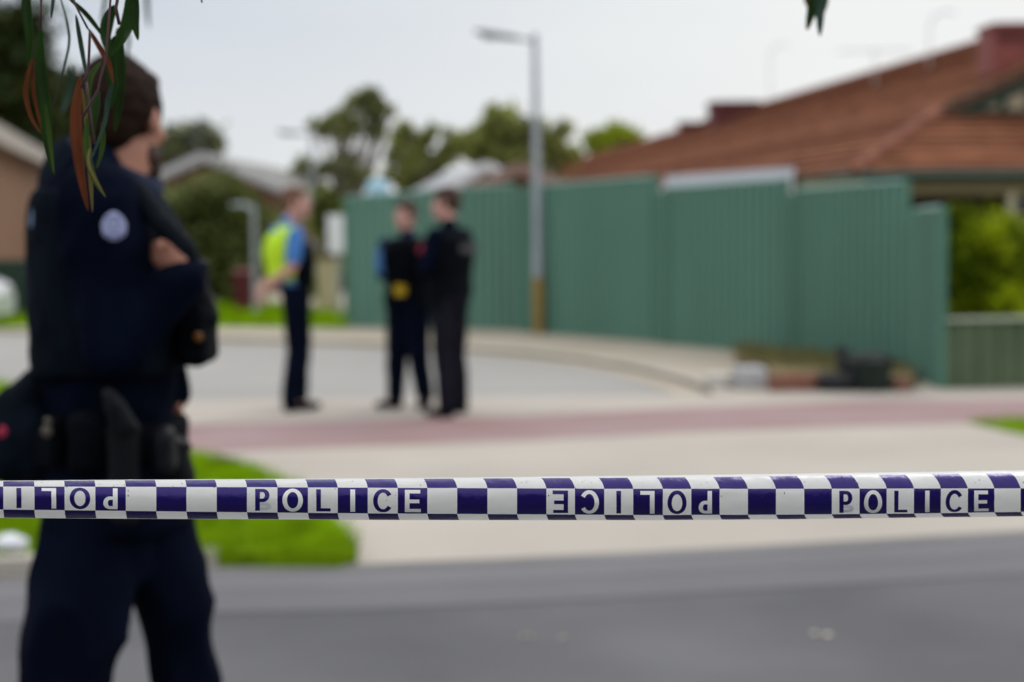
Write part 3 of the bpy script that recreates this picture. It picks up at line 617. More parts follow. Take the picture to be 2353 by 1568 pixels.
# ================================================================ LAMP POSTS AND SMALL THINGS
def lamp(px, pyb, Y, pyt, pxt, arm, hd, label, band, armdz):
    b = P(px, pyb, Y); b.z = 0; t = thing('street_lamp', b, label, 'street lamp', 'street lamps along the street'); top = P(pxt, pyt, Y)-b
    f = lambda q: Vector((top.x*q, 0, top.z*q)); r = .068*Y/23.3 if band else .075
    mb = MB(); mb.tube([f(0), f(.27), f(.28), f(.7), f(1)], [r*1.15, r*1.15, r, r*.85, r*.62], 16); mb.build('pole', M['zinc'], t)
    if band: mb = MB(); mb.tube([f(0.0), f(.19)], [r*1.24, r*1.24], 16); mb.build('painted_band', M['yellow'], t)
    a0 = f(1)-Vector((0, 0, .1)); a1 = a0+Vector((-arm*.45, 0, armdz*.35)); mb = MB(); mb.tube([a0, a1], [.03, .025], 8); mb.build('arm', M['zinc'], t)
    a2 = a1+Vector((-hd, 0, armdz)); mb = MB(); mb.tube([a1+Vector((.05, 0, 0)), a1.lerp(a2, .25), a1.lerp(a2, .8), a2], [(.035, .05), (.05, .12), (.045, .11), (.02, .05)], 12, up=(0, 0, 1)); hd_ = mb.build('lamp_head', mat('lamp_housing', (.20, .21, .22), .5, .1) if 'lamp_housing' not in bpy.data.materials else bpy.data.materials['lamp_housing'], t)
    mb = MB(); c = a1.lerp(a2, .55); mb.ell(c-Vector((0, 0, .045)), (hd*.28, .09, .03)); mb.build('lens', M['lampglass'], hd_)
lamp(1238, 766, 23.0, 78, 1229, .62, .60, 'near grey street lamp with yellow painted base in front of the fence', True, .11)
lamp(728, 740, 42, 300, 716, .7, .62, 'far faint street lamp behind the officer in the yellow vest', False, .06)
# white sign and posts
def signpost(px, pyb, Y, w, pyt, pyc, label, name='sign', m=None):
    b = P(px, pyb, Y); b.z = -.05; t = thing(name, b, label, 'sign'); zt_ = P(px, pyt, Y).z-b.z; zc = P(px, pyc, Y).z-b.z
    mb = MB(); mb.tube([(0, .03, -.1), (0, .03, zt_-.02)], [.03, .03], 10); mb.build('post', M['zinc'], t)
    mb = MB(); mb.box((-w/2, -.02, zc), (w/2, -.004, zt_), None, .007)
    bmv = mb.build('panel', m or M['white'], t); return t
sg = signpost(779, 745, 27, .34, 494, 582, 'white oblong sign with rounded corners beside the green fence corner')
gp = P(588, 712, 29); t = thing('metal_post', (gp.x, gp.y, -.1), 'slim grey post with a short side arm in front of the olive bush', 'post'); z1 = P(588, 470, 29).z+.1
mb = MB(); mb.tube([(0, 0, 0), (0, 0, z1)], [.05, .042], 12); mb.build('pole', M['zinc'], t); mb = MB(); mb.tube([(0, 0, z1-.1), (-.2, 0, z1+.0), (-.42, 0, z1-.02)], [.035, .045, .03], 10); mb.build('arm', M['zinc'], t)
gp = P(757, 722, 30); t = thing('gate_pillar', (gp.x, gp.y, -.1), 'cream rendered gate pillar between the officer and the fence corner', 'pillar'); z1 = P(757, 588, 30).z+.1
mb = MB(); mb.box((-.2, -.18, 0), (.2, .18, z1-.06), None, .01); mb.build('shaft', mat('cream_render', (.42, .36, .22), .8, .1), t); mb = MB(); mb.box((-.24, -.22, z1-.057), (.24, .22, z1), None, .01); mb.build('cap', mat('brown_cap', (.16, .09, .05), .8, .1), t)
gp = P(560, 650, 30.5); t = thing('wheelie_bin', (gp.x, gp.y, -.16), 'dark maroon bin standing under the olive bush', 'bin'); mb = MB()
mb.rings([((0, 0, .05), .15, .17), ((0, 0, .85), .2, .23), ((0, 0, .86), .22, .25), ((0, 0, .92), .22, .25)], 20, .35); mb.build('body', mat('maroon_plastic', (.09, .012, .02), .5, .1), t); mb = MB(); mb.rings([((0, 0, .923), .22, .25), ((0, 0, .97), .2, .23), ((0, 0, 1.0), .1, .12)], 20, .35); mb.build('lid', M['maroon'], t)
for px_, lb in ((1.0, None),): pass
gp = P(868, 425, 30); t = thing('water_tank', (gp.x, gp.y, -.16), 'pale blue tank top just showing over the fence left end', 'tank'); z1 = P(868, 412, 30).z+.16
mb = MB(); mb.rings([((0, 0, 0), .22, .22), ((0, 0, z1-.12), .22, .22), ((0, 0, z1-.03), .18, .18), ((0, 0, z1), .08, .08)], 24); mb.build('shell', M['paleblue'], t, True)
# kerbside clutter at the raised bed
def blk(name, label, cat, px0, px1, pyt, pyb, dep, m, bev=.015):
    a = G((px0+px1)/2, pyb); w = (px1-px0)/FPX*a.y; h = (pyb-pyt)/FPX*a.y; t = MB(); t.box((-w/2, 0, -.01), (w/2, dep, h), Matrix.Rotation(.05, 3, 'Z'), bev)
    o = t.build(name, m, None); o.location = a; return tag(o, label, cat)
blk('stone_block', 'pale limestone block at the near end of the raised bed', 'stone block', 1692, 1764, 846, 896, .3, M['limestone'], .03)
blk('kerb_stone', 'low pale sloping kerb stone lying left of the limestone block', 'kerb stone', 1625, 1688, 862, 892, .25, mat('pale_stone', (.50, .48, .43), .9, .1, 4), .04)
blk('brick_edging', 'low edge of red bricks between limestone block and dark tyre', 'brick edging', 1768, 1884, 862, 900, .12, M['brickred'], .006)
blk('brick_edging', 'short edge of brown bricks right of the black tub', 'brick edging', 2058, 2092, 868, 900, .12, mat('worn_brick', (.20, .10, .07), .9, .2, 8), .006)
a = G(1935, 902); t = thing('tyre', a+Vector((0, .28, 0)), 'old black tyre lying flat against the raised bed', 'tyre'); mb = MB(); V = []; F = []
for i in range(36):
    for j in range(12):
        u, v = 2*math.pi*i/36, 2*math.pi*j/12; r_ = .21+.065*math.cos(v); V.append((r_*math.cos(u), r_*math.sin(u), .075+.075*math.sin(v)*(1 if abs(math.sin(v)) < .8 else .95)))
        F.append((i*12+j, ((i+1) % 36)*12+j, ((i+1) % 36)*12+(j+1) % 12, i*12+(j+1) % 12))
mb.add(V, F); mb.build('tyre_body', M['rubber'], t, True)
a = G(2012, 903); t = thing('plastic_tub', a+Vector((0, .2, 0)), 'black green plastic tub standing at the foot of the green fence', 'tub'); mb = MB()
mb.rings([((0, 0, 0), .165, .165), ((0, 0, .24), .195, .195), ((0, 0, .26), .21, .21), ((0, 0, .30), .21, .21), ((0, 0, .31), .19, .19)], 28); mb.build('body', mat('dark_green_plastic', (.008, .017, .014), .4, .2), t, False)
mb = MB(); mb.rings([((0, 0, .312), .185, .185), ((0, 0, .34), .15, .15), ((0, 0, .355), .05, .05)], 28); mb.build('lid', M['rubber'], t, True)
a = G(1940, 866, .09); t = thing('garden_ornament', a, 'small dark grey ornament standing on the raised bed behind the tyre', 'ornament'); mb = MB()
mb.rings([((0, 0, 0), .07, .07), ((0, 0, .05), .05, .05), ((0, 0, .12), .085, .07), ((.0, 0, .2), .06, .05), ((-.03, 0, .26), .075, .06), ((-.05, 0, .31), .03, .03)], 16); mb.fused('figure', mat('dark_stone', (.03, .035, .035), .8, .3, 10), t, .012, 3)
# white crumpled bag on the near verge
a = G(8, 1288); t = thing('plastic_bag', a+Vector((0, .1, .0)), 'crumpled white plastic bag on the grass edge at far left', 'bag'); mb = MB()
for i in range(9): mb.ell((random.uniform(-.07, .07), random.uniform(-.05, .05), .035+random.uniform(-.01, .035)), (.04, .035, .03))
mb.fused('film', mat('white_film', (.72, .74, .78), .4, .05), t, .007, 1, .014, 25)
# fallen leaves on the road
for i, (px_, py_, lb, s) in enumerate(((1211, 1466, 'pale dry leaf on the asphalt, the left one of the close pair', .02), (1291, 1469, 'pale dry leaf on the asphalt, the right one of the close pair', .02), (1872, 1460, 'brownish dry leaf on the asphalt under the right end of the tape', .02), (1902, 1463, 'yellowish dry leaf touching the brownish one under the tape', .02))):
    a = G(px_, py_, -.058); V = []; F = []; k = 8
    for q in range(k+1):
        u = q/k*2-1; w = .45*(1-u*u)**.7; V += [(u*s, -w*s, .012*(1-u*u)), (u*s, w*s, .004+.01*u*u)]
        if q: F.append((2*q-2, 2*q-1, 2*q+1, 2*q))
    o = from_lists('fallen_leaf', V, F, mat('dry_leaf', (.62, .58, .45), .6, .1) if i == 0 else bpy.data.materials['dry_leaf']); o.location = a; o.rotation_euler = (0, 0, i*.9)
    md = o.modifiers.new('s', 'SOLIDIFY'); md.thickness = .001; tag(o, lb, 'leaf', 'dry leaves fallen on the asphalt')

# ================================================================ POLICE TAPE
TP_ = thing('police_tape', P(1176, 1150, 1.31), 'blue and white checked police tape stretched across the whole foreground', 'tape')
# stations along the tape: x px, then the heights of: crown, row-1 top, row-1/2 line, row-2/3 line, row-3 bottom, lower lip
ST = [(-900, 1118, 1120, 1133, 1172, 1195, 1196), (0, 1105, 1106.5, 1118.5, 1171, 1190, 1190.5), (300, 1102.5, 1104, 1119, 1174.5, 1192, 1192.5), (600, 1101, 1102.5, 1120, 1178, 1193.5, 1194), (900, 1099, 1101, 1121.5, 1180.5, 1195, 1195.5), (1176, 1096.5, 1099.5, 1122.5, 1182, 1195.5, 1195.8),
      (1500, 1093, 1098, 1124, 1184, 1195.5, 1195.8), (1800, 1089, 1095, 1123.5, 1183, 1193.5, 1193.8), (2100, 1085, 1091, 1123, 1180.5, 1189.5, 1190), (2353, 1081, 1087.5, 1122.5, 1176.5, 1186.5, 1187), (3300, 1068, 1075, 1120, 1166, 1175, 1176), (5300, 1040, 1047, 1100, 1140, 1150, 1151)]
def stn(x, k):
    for i in range(len(ST)-1):
        if ST[i][0] <= x <= ST[i+1][0] or i == len(ST)-2: 
            a, b = ST[i], ST[i+1]
            if x <= b[0] or i == len(ST)-2:
                q = (x-a[0])/(b[0]-a[0]); return a[k]+(b[k]-a[k])*q
def depth_at(x): return 1.27+.085*(x/2353)
def tape_pt(x, v, lift=0.):
    """v: 0 hidden upper margin, 1 row-1 top, 2 row-1/2 line, 3 row-2/3 line, 4 row-3 bottom, 5 hidden lower lip"""
    yc, yt, y12, y23, y3, yl = [stn(x, k) for k in range(1, 7)]
    mid_ = (yc+yl)/2; hh = (yl-yc)/2; D = depth_at(x); pxm = D/FPX
    def an(y): return math.asin(max(-1, min(1, (y-mid_)/hh)))
    A = [-R(118), an(yt), an(y12), an(y23), an(y3), R(112)]
    i = min(4, int(v)); th = A[i]+(A[i+1]-A[i])*(v-i); r = hh+lift/pxm
    # slight lean of the printed verticals, as on a twisted band
    lean = 22*(x/2353)*max(0, (2.-v))**1.3 if v < 2 else 0
    lean += -8*max(0, v-3)*(.3+.7*x/2353)
    px_ = x-lean-3.0*(1-math.cos(th))*0
    deep = 1.15 if x < 1300 else 1.05
    p = P(px_, mid_+math.sin(th)*r, D+(1-math.cos(th))*hh*pxm*deep-lift*math.cos(th))
    w = mnoise.noise(Vector((x*.009, v*1.3, 3)))*.0005+max(0, mnoise.noise(Vector((x*.03+v*.8, v*2.2, 7)))-.2)*.0014+mnoise.noise(Vector((x*.05, v*5, 9)))*.00008
    return p+Vector((0, -1, .35))*w
edges = [8, 79]
# column edges on the row-1/2 line
X12 = [-62, 7.5, 79, 148.5, 219, 289, 359, 428.5, 498, 567.5, 637.5, 707.5, 776, 845, 914, 982, 1050.5, 1120, 1188, 1255.5, 1321, 1388.5, 1455, 1523, 1588.5, 1653.5, 1718.5, 1783, 1848, 1911.5, 1975, 2037.5, 2100, 2162, 2224, 2285, 2345, 2405, 2464, 2523]
d0 = 70.
Xs = list(X12)
while Xs[0] > -900: Xs.insert(0, Xs[0]-70.5)
k0 = len(Xs)-len(X12)
while Xs[-1] < 5300: Xs.append(Xs[-1]+58)
V = []; F = []; MI = []; SUB = 6; rowseg = [(0, 1, 5), (1, 2, 6), (2, 3, 10), (3, 4, 5), (4, 5, 5)]
vs = []; vrow = []
for r_, (a, b, n) in enumerate(rowseg):
    for j in range(n): vs.append(a+(b-a)*j/n); vrow.append(r_)
vs.append(5.); cols = []; ccell = []
for c in range(len(Xs)-1):
    for j in range(SUB): cols.append(Xs[c]+(Xs[c+1]-Xs[c])*j/SUB); ccell.append(c-k0)
cols.append(Xs[-1]); nv = len(vs)
for x in cols:
    for v in vs:
        V.append(tape_pt(x, v)-TP_.location)
for i in range(len(cols)-1):
    for j in range(nv-1):
        F.append((i*nv+j, i*nv+j+1, (i+1)*nv+j+1, (i+1)*nv+j)); c = ccell[i]; r_ = vrow[j]
        MI.append(0 if r_ in (0, 4) else (1 if (c+r_) % 2 == 0 else 0))
# c=0 is x -62..7.5 : row 2 navy there
tp = from_lists('printed_film', V, F, [M['tapewhite'], M['tapeblue']], TP_, True, MI)
# letters: each a set of quad strips in a unit cell (0..1, 0..1 up)
def bar(x0, y0, x1, y1, n=8): return [[(x0+(x1-x0)*i/n, y0), (x0+(x1-x0)*i/n, y1)] for i in range(n+1)] if abs(x1-x0) > abs(y1-y0) else [[(x0, y0+(y1-y0)*i/n), (x1, y0+(y1-y0)*i/n)] for i in range(n+1)]
def arc(cx, cy, rx, ry, tx, ty, a0, a1, n=40):
    out = []
    for i in range(n+1):
        a = R(a0+(a1-a0)*i/n); out.append([(cx+rx*math.cos(a), cy+ry*math.sin(a)), (cx+(rx-tx)*math.cos(a), cy+(ry-ty)*math.sin(a))])
    return out
def arcbox(x0, xc, y0, y1, rx, tx, ty):               # the bowl of a P or its ghost
    cy, ry = (y0+y1)/2, (y1-y0)/2; s = [[(x0, y1), (x0, y1-ty)], [(xc, y1), (xc, y1-ty)]]
    s += arc(xc, cy, rx, ry, tx, ty, 88, -88, 20); s += [[(xc, y0), (xc, y0+ty)], [(x0, y0), (x0, y0+ty)]]; return s
T_ = .155
LET = {'P': [bar(.27, .08, .27+T_, .92), arcbox(.27+T_, .52, .42, .92, .22, .15, .125)], 'O': [arc(.5, .5, .335, .44, .15, .135, 0, 360, 56)],
       'L': [bar(.28, .08, .28+T_, .92), bar(.28+T_, .08, .76, .08+.135)], 'I': [bar(.42, .08, .58, .92)],
       'C': [arc(.51, .5, .33, .44, .15, .135, 33, 327, 44)], 'E': [bar(.24, .08, .24+T_, .92), bar(.24+T_, .785, .76, .92), bar(.24+T_, .435, .73, .565), bar(.24+T_, .08, .78, .215)]}
GH = [arcbox(.43, .56, .10, .42, .24, .16, .13)]
def stamp(cell, strips, flip, lift, mb):
    x0, x1 = X12[cell], X12[cell+1]
    for s in strips:
        # subdivide across so that wide faces follow the curve
        V = []; F = []; nn = 3; m_ = 0
        fine = []
        for i in range(len(s)-1):
            (a, b), (c, d_) = s[i], s[i+1]; ln = max(math.dist(a, c), math.dist(b, d_)); k = max(1, int(ln/.06))
            for q in range(k): f = q/k; fine.append([(a[0]+(c[0]-a[0])*f, a[1]+(c[1]-a[1])*f), (b[0]+(d_[0]-b[0])*f, b[1]+(d_[1]-b[1])*f)])
        fine.append(s[-1])
        for (a, b) in fine:
            for q in range(nn+1):
                f = q/nn; u, w = a[0]+(b[0]-a[0])*f, a[1]+(b[1]-a[1])*f
                if flip: u, w = 1-u, 1-w
                V.append(tape_pt(x0+(x1-x0)*u, 3-w, lift))
        for i in range(len(fine)-1):
            for q in range(nn): k = i*(nn+1)+q; F.append((k, k+1, k+nn+2, k+nn+1))
        mb.add(V, F)
mw, mn, mg = MB(TP_.location), MB(TP_.location), MB(TP_.location)
words = [(-1, 'ECILOP', True), (9, 'POLICE', False), (19, 'ECILOP', True), (29, 'POLICE', False)]
for st_, wd, flip in words:
    for i, ch in enumerate(wd):
        c = st_+i
        if c < 0: continue
        navy_cell = (c % 2 == 0); mb = MB(TP_.location); stamp(c, LET[ch], flip, .00022, mb); mb.build('letter', M['tapeletter'] if navy_cell else M['tapeblue'], TP_, True)
        if ch == 'P' and not flip: mb = MB(TP_.location); stamp(c, GH, flip, .00014, mb); mb.build('faint_misprint', M['tapeghost'], TP_, True)
mb = MB(TP_.location)
for i in range(110):
    x = random.uniform(-50, 2400); v = random.triangular(1.05, 2.6, 1.5); s_ = random.uniform(.35, 1.0)*1.4
    q = [tape_pt(x+s_*math.cos(a), v+s_*.03*math.sin(a), .0003) for a in (0, 1.26, 2.5, 3.77, 5.)]; mb.add(q, [(0, 1, 2, 3, 4)])
mb.build('dirt_specks', M['tapespeck'], TP_)
# posts the tape is tied to, outside the frame
e = tape_pt(5300, 2.5); t = thing('steel_picket', (e.x, e.y+.02, -.1), 'dark steel picket holding the right end of the police tape', 'picket'); mb = MB(); mb.box((-.02, -.004, 0), (.02, .004, 1.55)); mb.box((-.004, -.02, 0), (.004, .0, 1.549)); mb.build('stake', M['rubber'], t)

# ================================================================ HANGING GUM LEAVES
e = tape_pt(-900, 2.5); tb = Vector((e.x-.12, e.y+.05, -.12))
gt = thing('gum_tree', tb, 'overhanging gum tree whose long green and rusty leaves dangle at top left', 'tree')
mb = MB(tb); top = Vector((tb.x+.1, tb.y+.2, 2.9)); mb.tube([tb, tb.lerp(top, .5)+Vector((-.05, 0, 0)), top, top+Vector((-.2, .3, 1.4))], [.14, .12, .1, .06], 16); mb.build('trunk', M['bark'], gt)
mb = MB(tb); lb1, lb2 = P(330, -420, 1.5), P(1880, -420, 2.3)
mb.tube([top-Vector((0, 0, .3)), top.lerp(lb1, .6)+Vector((0, 0, .12)), lb1], [.05, .03, .012], 8); mb.tube([top-Vector((0, 0, .1)), top.lerp(lb2, .5)+Vector((0, .1, .5)), lb2], [.05, .03, .01], 8); mb.build('limb', M['bark'], gt)
mb = MB(tb)
def Z5(x, y, D): return P(x*.3151, y*.3151, D)
def stems(lst):
    for pts_, D, w in lst: mb.tube([Z5(x, y, D) for x, y in pts_], [w]*len(pts_), 6)
stems([([(300, -900), (302, -100), (300, 60), (298, 220)], 1.48, .0012), ([(640, -1200), (845, -200), (855, 10), (845, 60), (870, 180)], 1.44, .0016), ([(900, -1200), (770, 440), (735, 560), (715, 660), (650, 770), (600, 860)], 1.42, .0011),
       ([(500, -900), (540, 20), (640, 210)], 1.46, .0010), ([(655, 240), (650, 380), (640, 540), (590, 640)], 1.44, .0013), ([(630, 600), (640, 700), (660, 850), (690, 1050)], 1.43, .0012), ([(640, -1000), (980, -60)], 1.48, .002)])
def leaf(name, pts_, D, w, m, dz=0.):
    """long curved blade: pts in the leaf sketch's units, thickness from a keel fold"""
    D *= 1.06 if 1.2 < D < 2 else 1; w *= .88
    n = 22; c = [Z5(x, y, D) for x, y in pts_]; k = len(c)-1; V = []; F = []; wm = w*.3151/FPX*D/2; path = []
    for i in range(n+1):
        t = i/n*k; j = min(k-1, int(t)); f = t-j; p0 = c[max(j-1, 0)]; p1 = c[j]; p2 = c[j+1]; p3 = c[min(j+2, k)]
        path.append(.5*((2*p1)+(p2-p0)*f+(2*p0-5*p1+4*p2-p3)*f*f+(3*p1-p0-3*p2+p3)*f**3))
    for i, p in enumerate(path):
        t = (path[min(i+1, n)]-path[max(i-1, 0)]).normalized(); s_ = t.cross(Vector((0, 1, 0))).normalized(); u = i/n; ww = wm*(math.sin(math.pi*min(1, u**.85))**.75+.03)
        p = p+Vector((0, dz*math.sin(u*2.5), 0)); V += [p-s_*ww, p-s_*ww*.5+Vector((0, ww*.22, 0)), p+Vector((0, ww*.42, 0)), p+s_*ww*.5+Vector((0, ww*.22, 0)), p+s_*ww]
        if i:
            for q in range(4): a = (i-1)*5+q; F.append((a, a+1, a+6, a+5))
    o = from_lists(name, [v-tb for v in V], F, m, gt, True); md = o.modifiers.new('s', 'SOLIDIFY'); md.thickness = .0004; return o
tw = mb.build('twig', M['stem'], gt, True)
mb = MB(tb); mb.tube([P(1880, -420, 2.3), P(1878, -200, 2.25), P(1872, -40, 2.2)], [.002, .0018, .0014], 6); mb.build('twig', M['stem'], gt, True)
g1, g2, gbl, gr, gy = M['gleaf'], M['gleaf2'], M['gleafb'], M['gleafr'], M['gleafy']
for pts_, D, w, m in [([(212, -300), (205, 0), (230, 260), (222, 520)], 1.50, 84, g1), ([(298, 190), (292, 480), (325, 760), (345, 1050), (392, 1290)], 1.44, 100, g1), ([(330, 760), (352, 980), (390, 1270)], 1.43, 40, g2),
    ([(240, 420), (195, 560), (180, 700), (220, 860), (295, 975)], 1.47, 42, gr), ([(270, 380), (235, 600), (260, 800), (318, 1010)], 1.5, 30, gr), ([(400, -160), (396, 30), (383, 142)], 1.42, 30, gbl), ([(425, -60), (470, 120), (488, 300), (440, 520), (365, 790)], 1.5, 22, gbl),
    ([(480, -30), (600, 80), (690, 190), (765, 300)], 1.42, 40, g1), ([(552, 105), (570, 250), (600, 440), (632, 610)], 1.42, 40, gbl), ([(640, 205), (720, 340), (790, 470), (822, 610)], 1.46, 46, gr),
    ([(845, 40), (785, 130), (762, 260), (788, 400)], 1.48, 104, g1), ([(960, -240), (955, 60), (900, 260), (800, 420)], 1.45, 112, g1), ([(975, -200), (985, 30), (990, 180), (1010, 298)], 1.42, 76, g1), ([(860, 200), (875, 420), (870, 700), (838, 970)], 1.6, 96, g1), ([(840, 260), (800, 420), (820, 640), (800, 800)], 1.52, 90, g1),
    ([(735, 455), (672, 560), (655, 700), (680, 900)], 1.43, 54, g2), ([(715, 650), (705, 800), (690, 920), (700, 1060)], 1.45, 84, g1), ([(828, 600), (775, 720), (745, 900), (640, 1200)], 1.42, 40, gbl), ([(585, 560), (565, 850), (595, 1200), (655, 1545)], 1.50, 96, gr), ([(600, 640), (625, 1000), (640, 1300), (662, 1552)], 1.46, 44, gy),
    ([(640, 860), (640, 1060), (690, 1280), (780, 1442)], 1.44, 60, g2), ([(655, 1080), (670, 1220), (780, 1440)], 1.43, 26, gy), ([(745, 890), (748, 1000), (735, 1110), (700, 1235)], 1.44, 46, g2),
    ([(770, -80), (745, 40), (718, 170)], .86, 34, gbl), ([(1078, -200), (1078, 20), (1092, 215)], .80, 40, gbl), ([(940, 240), (952, 330), (925, 470)], .88, 30, gbl), ([(520, 480), (480, 660), (440, 820)], .88, 56, gbl), ([(1468, -80), (1470, 5), (1474, 24)], 1.42, 14, gbl)]:
    leaf('leaf', pts_, D, w, m, random.uniform(-.01, .01))
k = 1/.3151
for pts_, D, w, m in [([(1876*k, -60*k), (1868*k, 10*k), (1854*k, 70*k)], 2.1, 50, g1), ([(1880*k, -60*k), (1884*k, 20*k), (1884*k, 84*k)], 2.1, 44, gbl), ([(1868*k, -50*k), (1874*k, -5*k), (1878*k, 42*k)], 2.25, 80, g1), ([(1862*k, -50*k), (1858*k, 0), (1866*k, 40*k)], 2.2, 30, gr), ([(1890*k, -50*k), (1893*k, 0), (1884*k, 44*k)], 2.3, 46, g1), ([(1850*k, -50*k), (1852*k, -10*k), (1858*k, 20*k)], 2.3, 30, g1)]:
    leaf('leaf', pts_, D, w*1.7, m)
for j_ in range(70):                                   # the rest of the twigs' leaves, above the frame
    cx = random.uniform(-700, 1100); cy = random.uniform(-1500, -350); leaf('leaf', [(cx, cy-300), (cx+random.uniform(-40, 40), cy-100), (cx+random.uniform(-80, 80), cy+random.uniform(0, 60))], random.uniform(1.35, 1.8), random.uniform(40, 80), random.choice([g1, g1, g2, gr]))

# ================================================================ PEOPLE
def head_solids(mb, c, rot, s=1.0):
    def E(p, r): mb.ell(Vector(c)+rot@(Vector(p)*s), tuple(x*s for x in r), rot)
    E((0, -.012, .035), (.074, .094, .092)); E((0, .028, -.015), (.062, .068, .082)); E((0, .045, -.07), (.047, .045, .042)); E((0, .078, -.092), (.024, .020, .018))
    E((0, .098, -.005), (.010, .012, .026)); E((0, .106, -.018), (.015, .014, .011)); E((0, .086, .034), (.050, .012, .010)); E((0, .092, -.050), (.024, .012, .006)); E((0, .090, -.062), (.021, .012, .007))
    for sx in (-1, 1): E((sx*.076, -.004, -.005), (.010, .019, .031)); E((sx*.043, .062, -.02), (.022, .026, .022))
def hair_solids(mb, c, rot, s=1.0, nape=.0, bun=False):
    def E(p, r): mb.ell(Vector(c)+rot@(Vector(p)*s), tuple(x*s for x in r), rot)
    E((0, -.022, .044), (.080, .100, .098)); E((0, -.056, -.004), (.058, .052, .058+nape)); E((0, .045, .088), (.058, .045, .036))
    for sx in (-1, 1): E((sx*.066, .012, .035), (.012, .022, .045))
    if bun: E((0, -.125, .02), (.035, .035, .035))
def eyes(c, rot, par, s=1.0):
    for sx in (-1, 1):
        mb = MB(par.location); mb.ell(Vector(c)+rot@(Vector((sx*.030, .082, .012))*s), (.0125, .0125, .0125), None, 12); e_ = mb.build('eye', M['eye'], par, True)
        mb = MB(par.location); mb.ell(Vector(c)+rot@(Vector((sx*.030, .0925, .012))*s), (.0055, .0035, .0055), rot, 10); mb.build('iris', M['hairdk'], e_, True)
def hand_solids(mb, wrist, d, n, s=1.0, side=1, curl=.5):
    """wrist, finger direction d, palm normal n (curl towards it); side: which way the thumb points"""
    d = Vector(d).normalized(); n = Vector(n); n = (n-d*n.dot(d)).normalized(); a = d.cross(n)*side; w = Vector(wrist)
    mb.capsule(w, w+d*.03*s, (.026*s, .02*s), (.036*s, .017*s), 12, a); mb.capsule(w+d*.03*s, w+d*.078*s, (.037*s, .016*s), (.040*s, .014*s), 12, a)
    for i, (off, ln, r) in enumerate(((.030, .072, .0088), (.010, .082, .0090), (-.010, .076, .0086), (-.029, .060, .0078))):
        p = w+d*(.085-.004*abs(i-1))*s+a*off*s; dd = d; segs = (.45, .3, .25)
        for k_, f in enumerate(segs):
            an = curl*(.55+.35*k_)+.06*i; dd2 = (dd*math.cos(an)+n*math.sin(an)).normalized(); n_ = (n*math.cos(an)-dd*math.sin(an)); q = p+dd2*ln*f*s; mb.capsule(p, q, r*s*(1-.06*k_), r*s*(.94-.08*k_), 8); p = q; dd = dd2; n = n_ if k_ < 2 else n
        n = Vector(a).cross(d)*(1 if (Vector(a).cross(d)).dot(n) > 0 else -1)
    tb_ = w+d*.022*s+a*.026*s; t1_ = tb_+(d*.6+a*.75+n*.25).normalized()*.038*s; t2_ = t1_+(d*.9+a*.25+n*.35).normalized()*.034*s; mb.capsule(tb_, t1_, .013*s, .0105*s, 8); mb.capsule(t1_, t2_, .0105*s, .0085*s, 8)
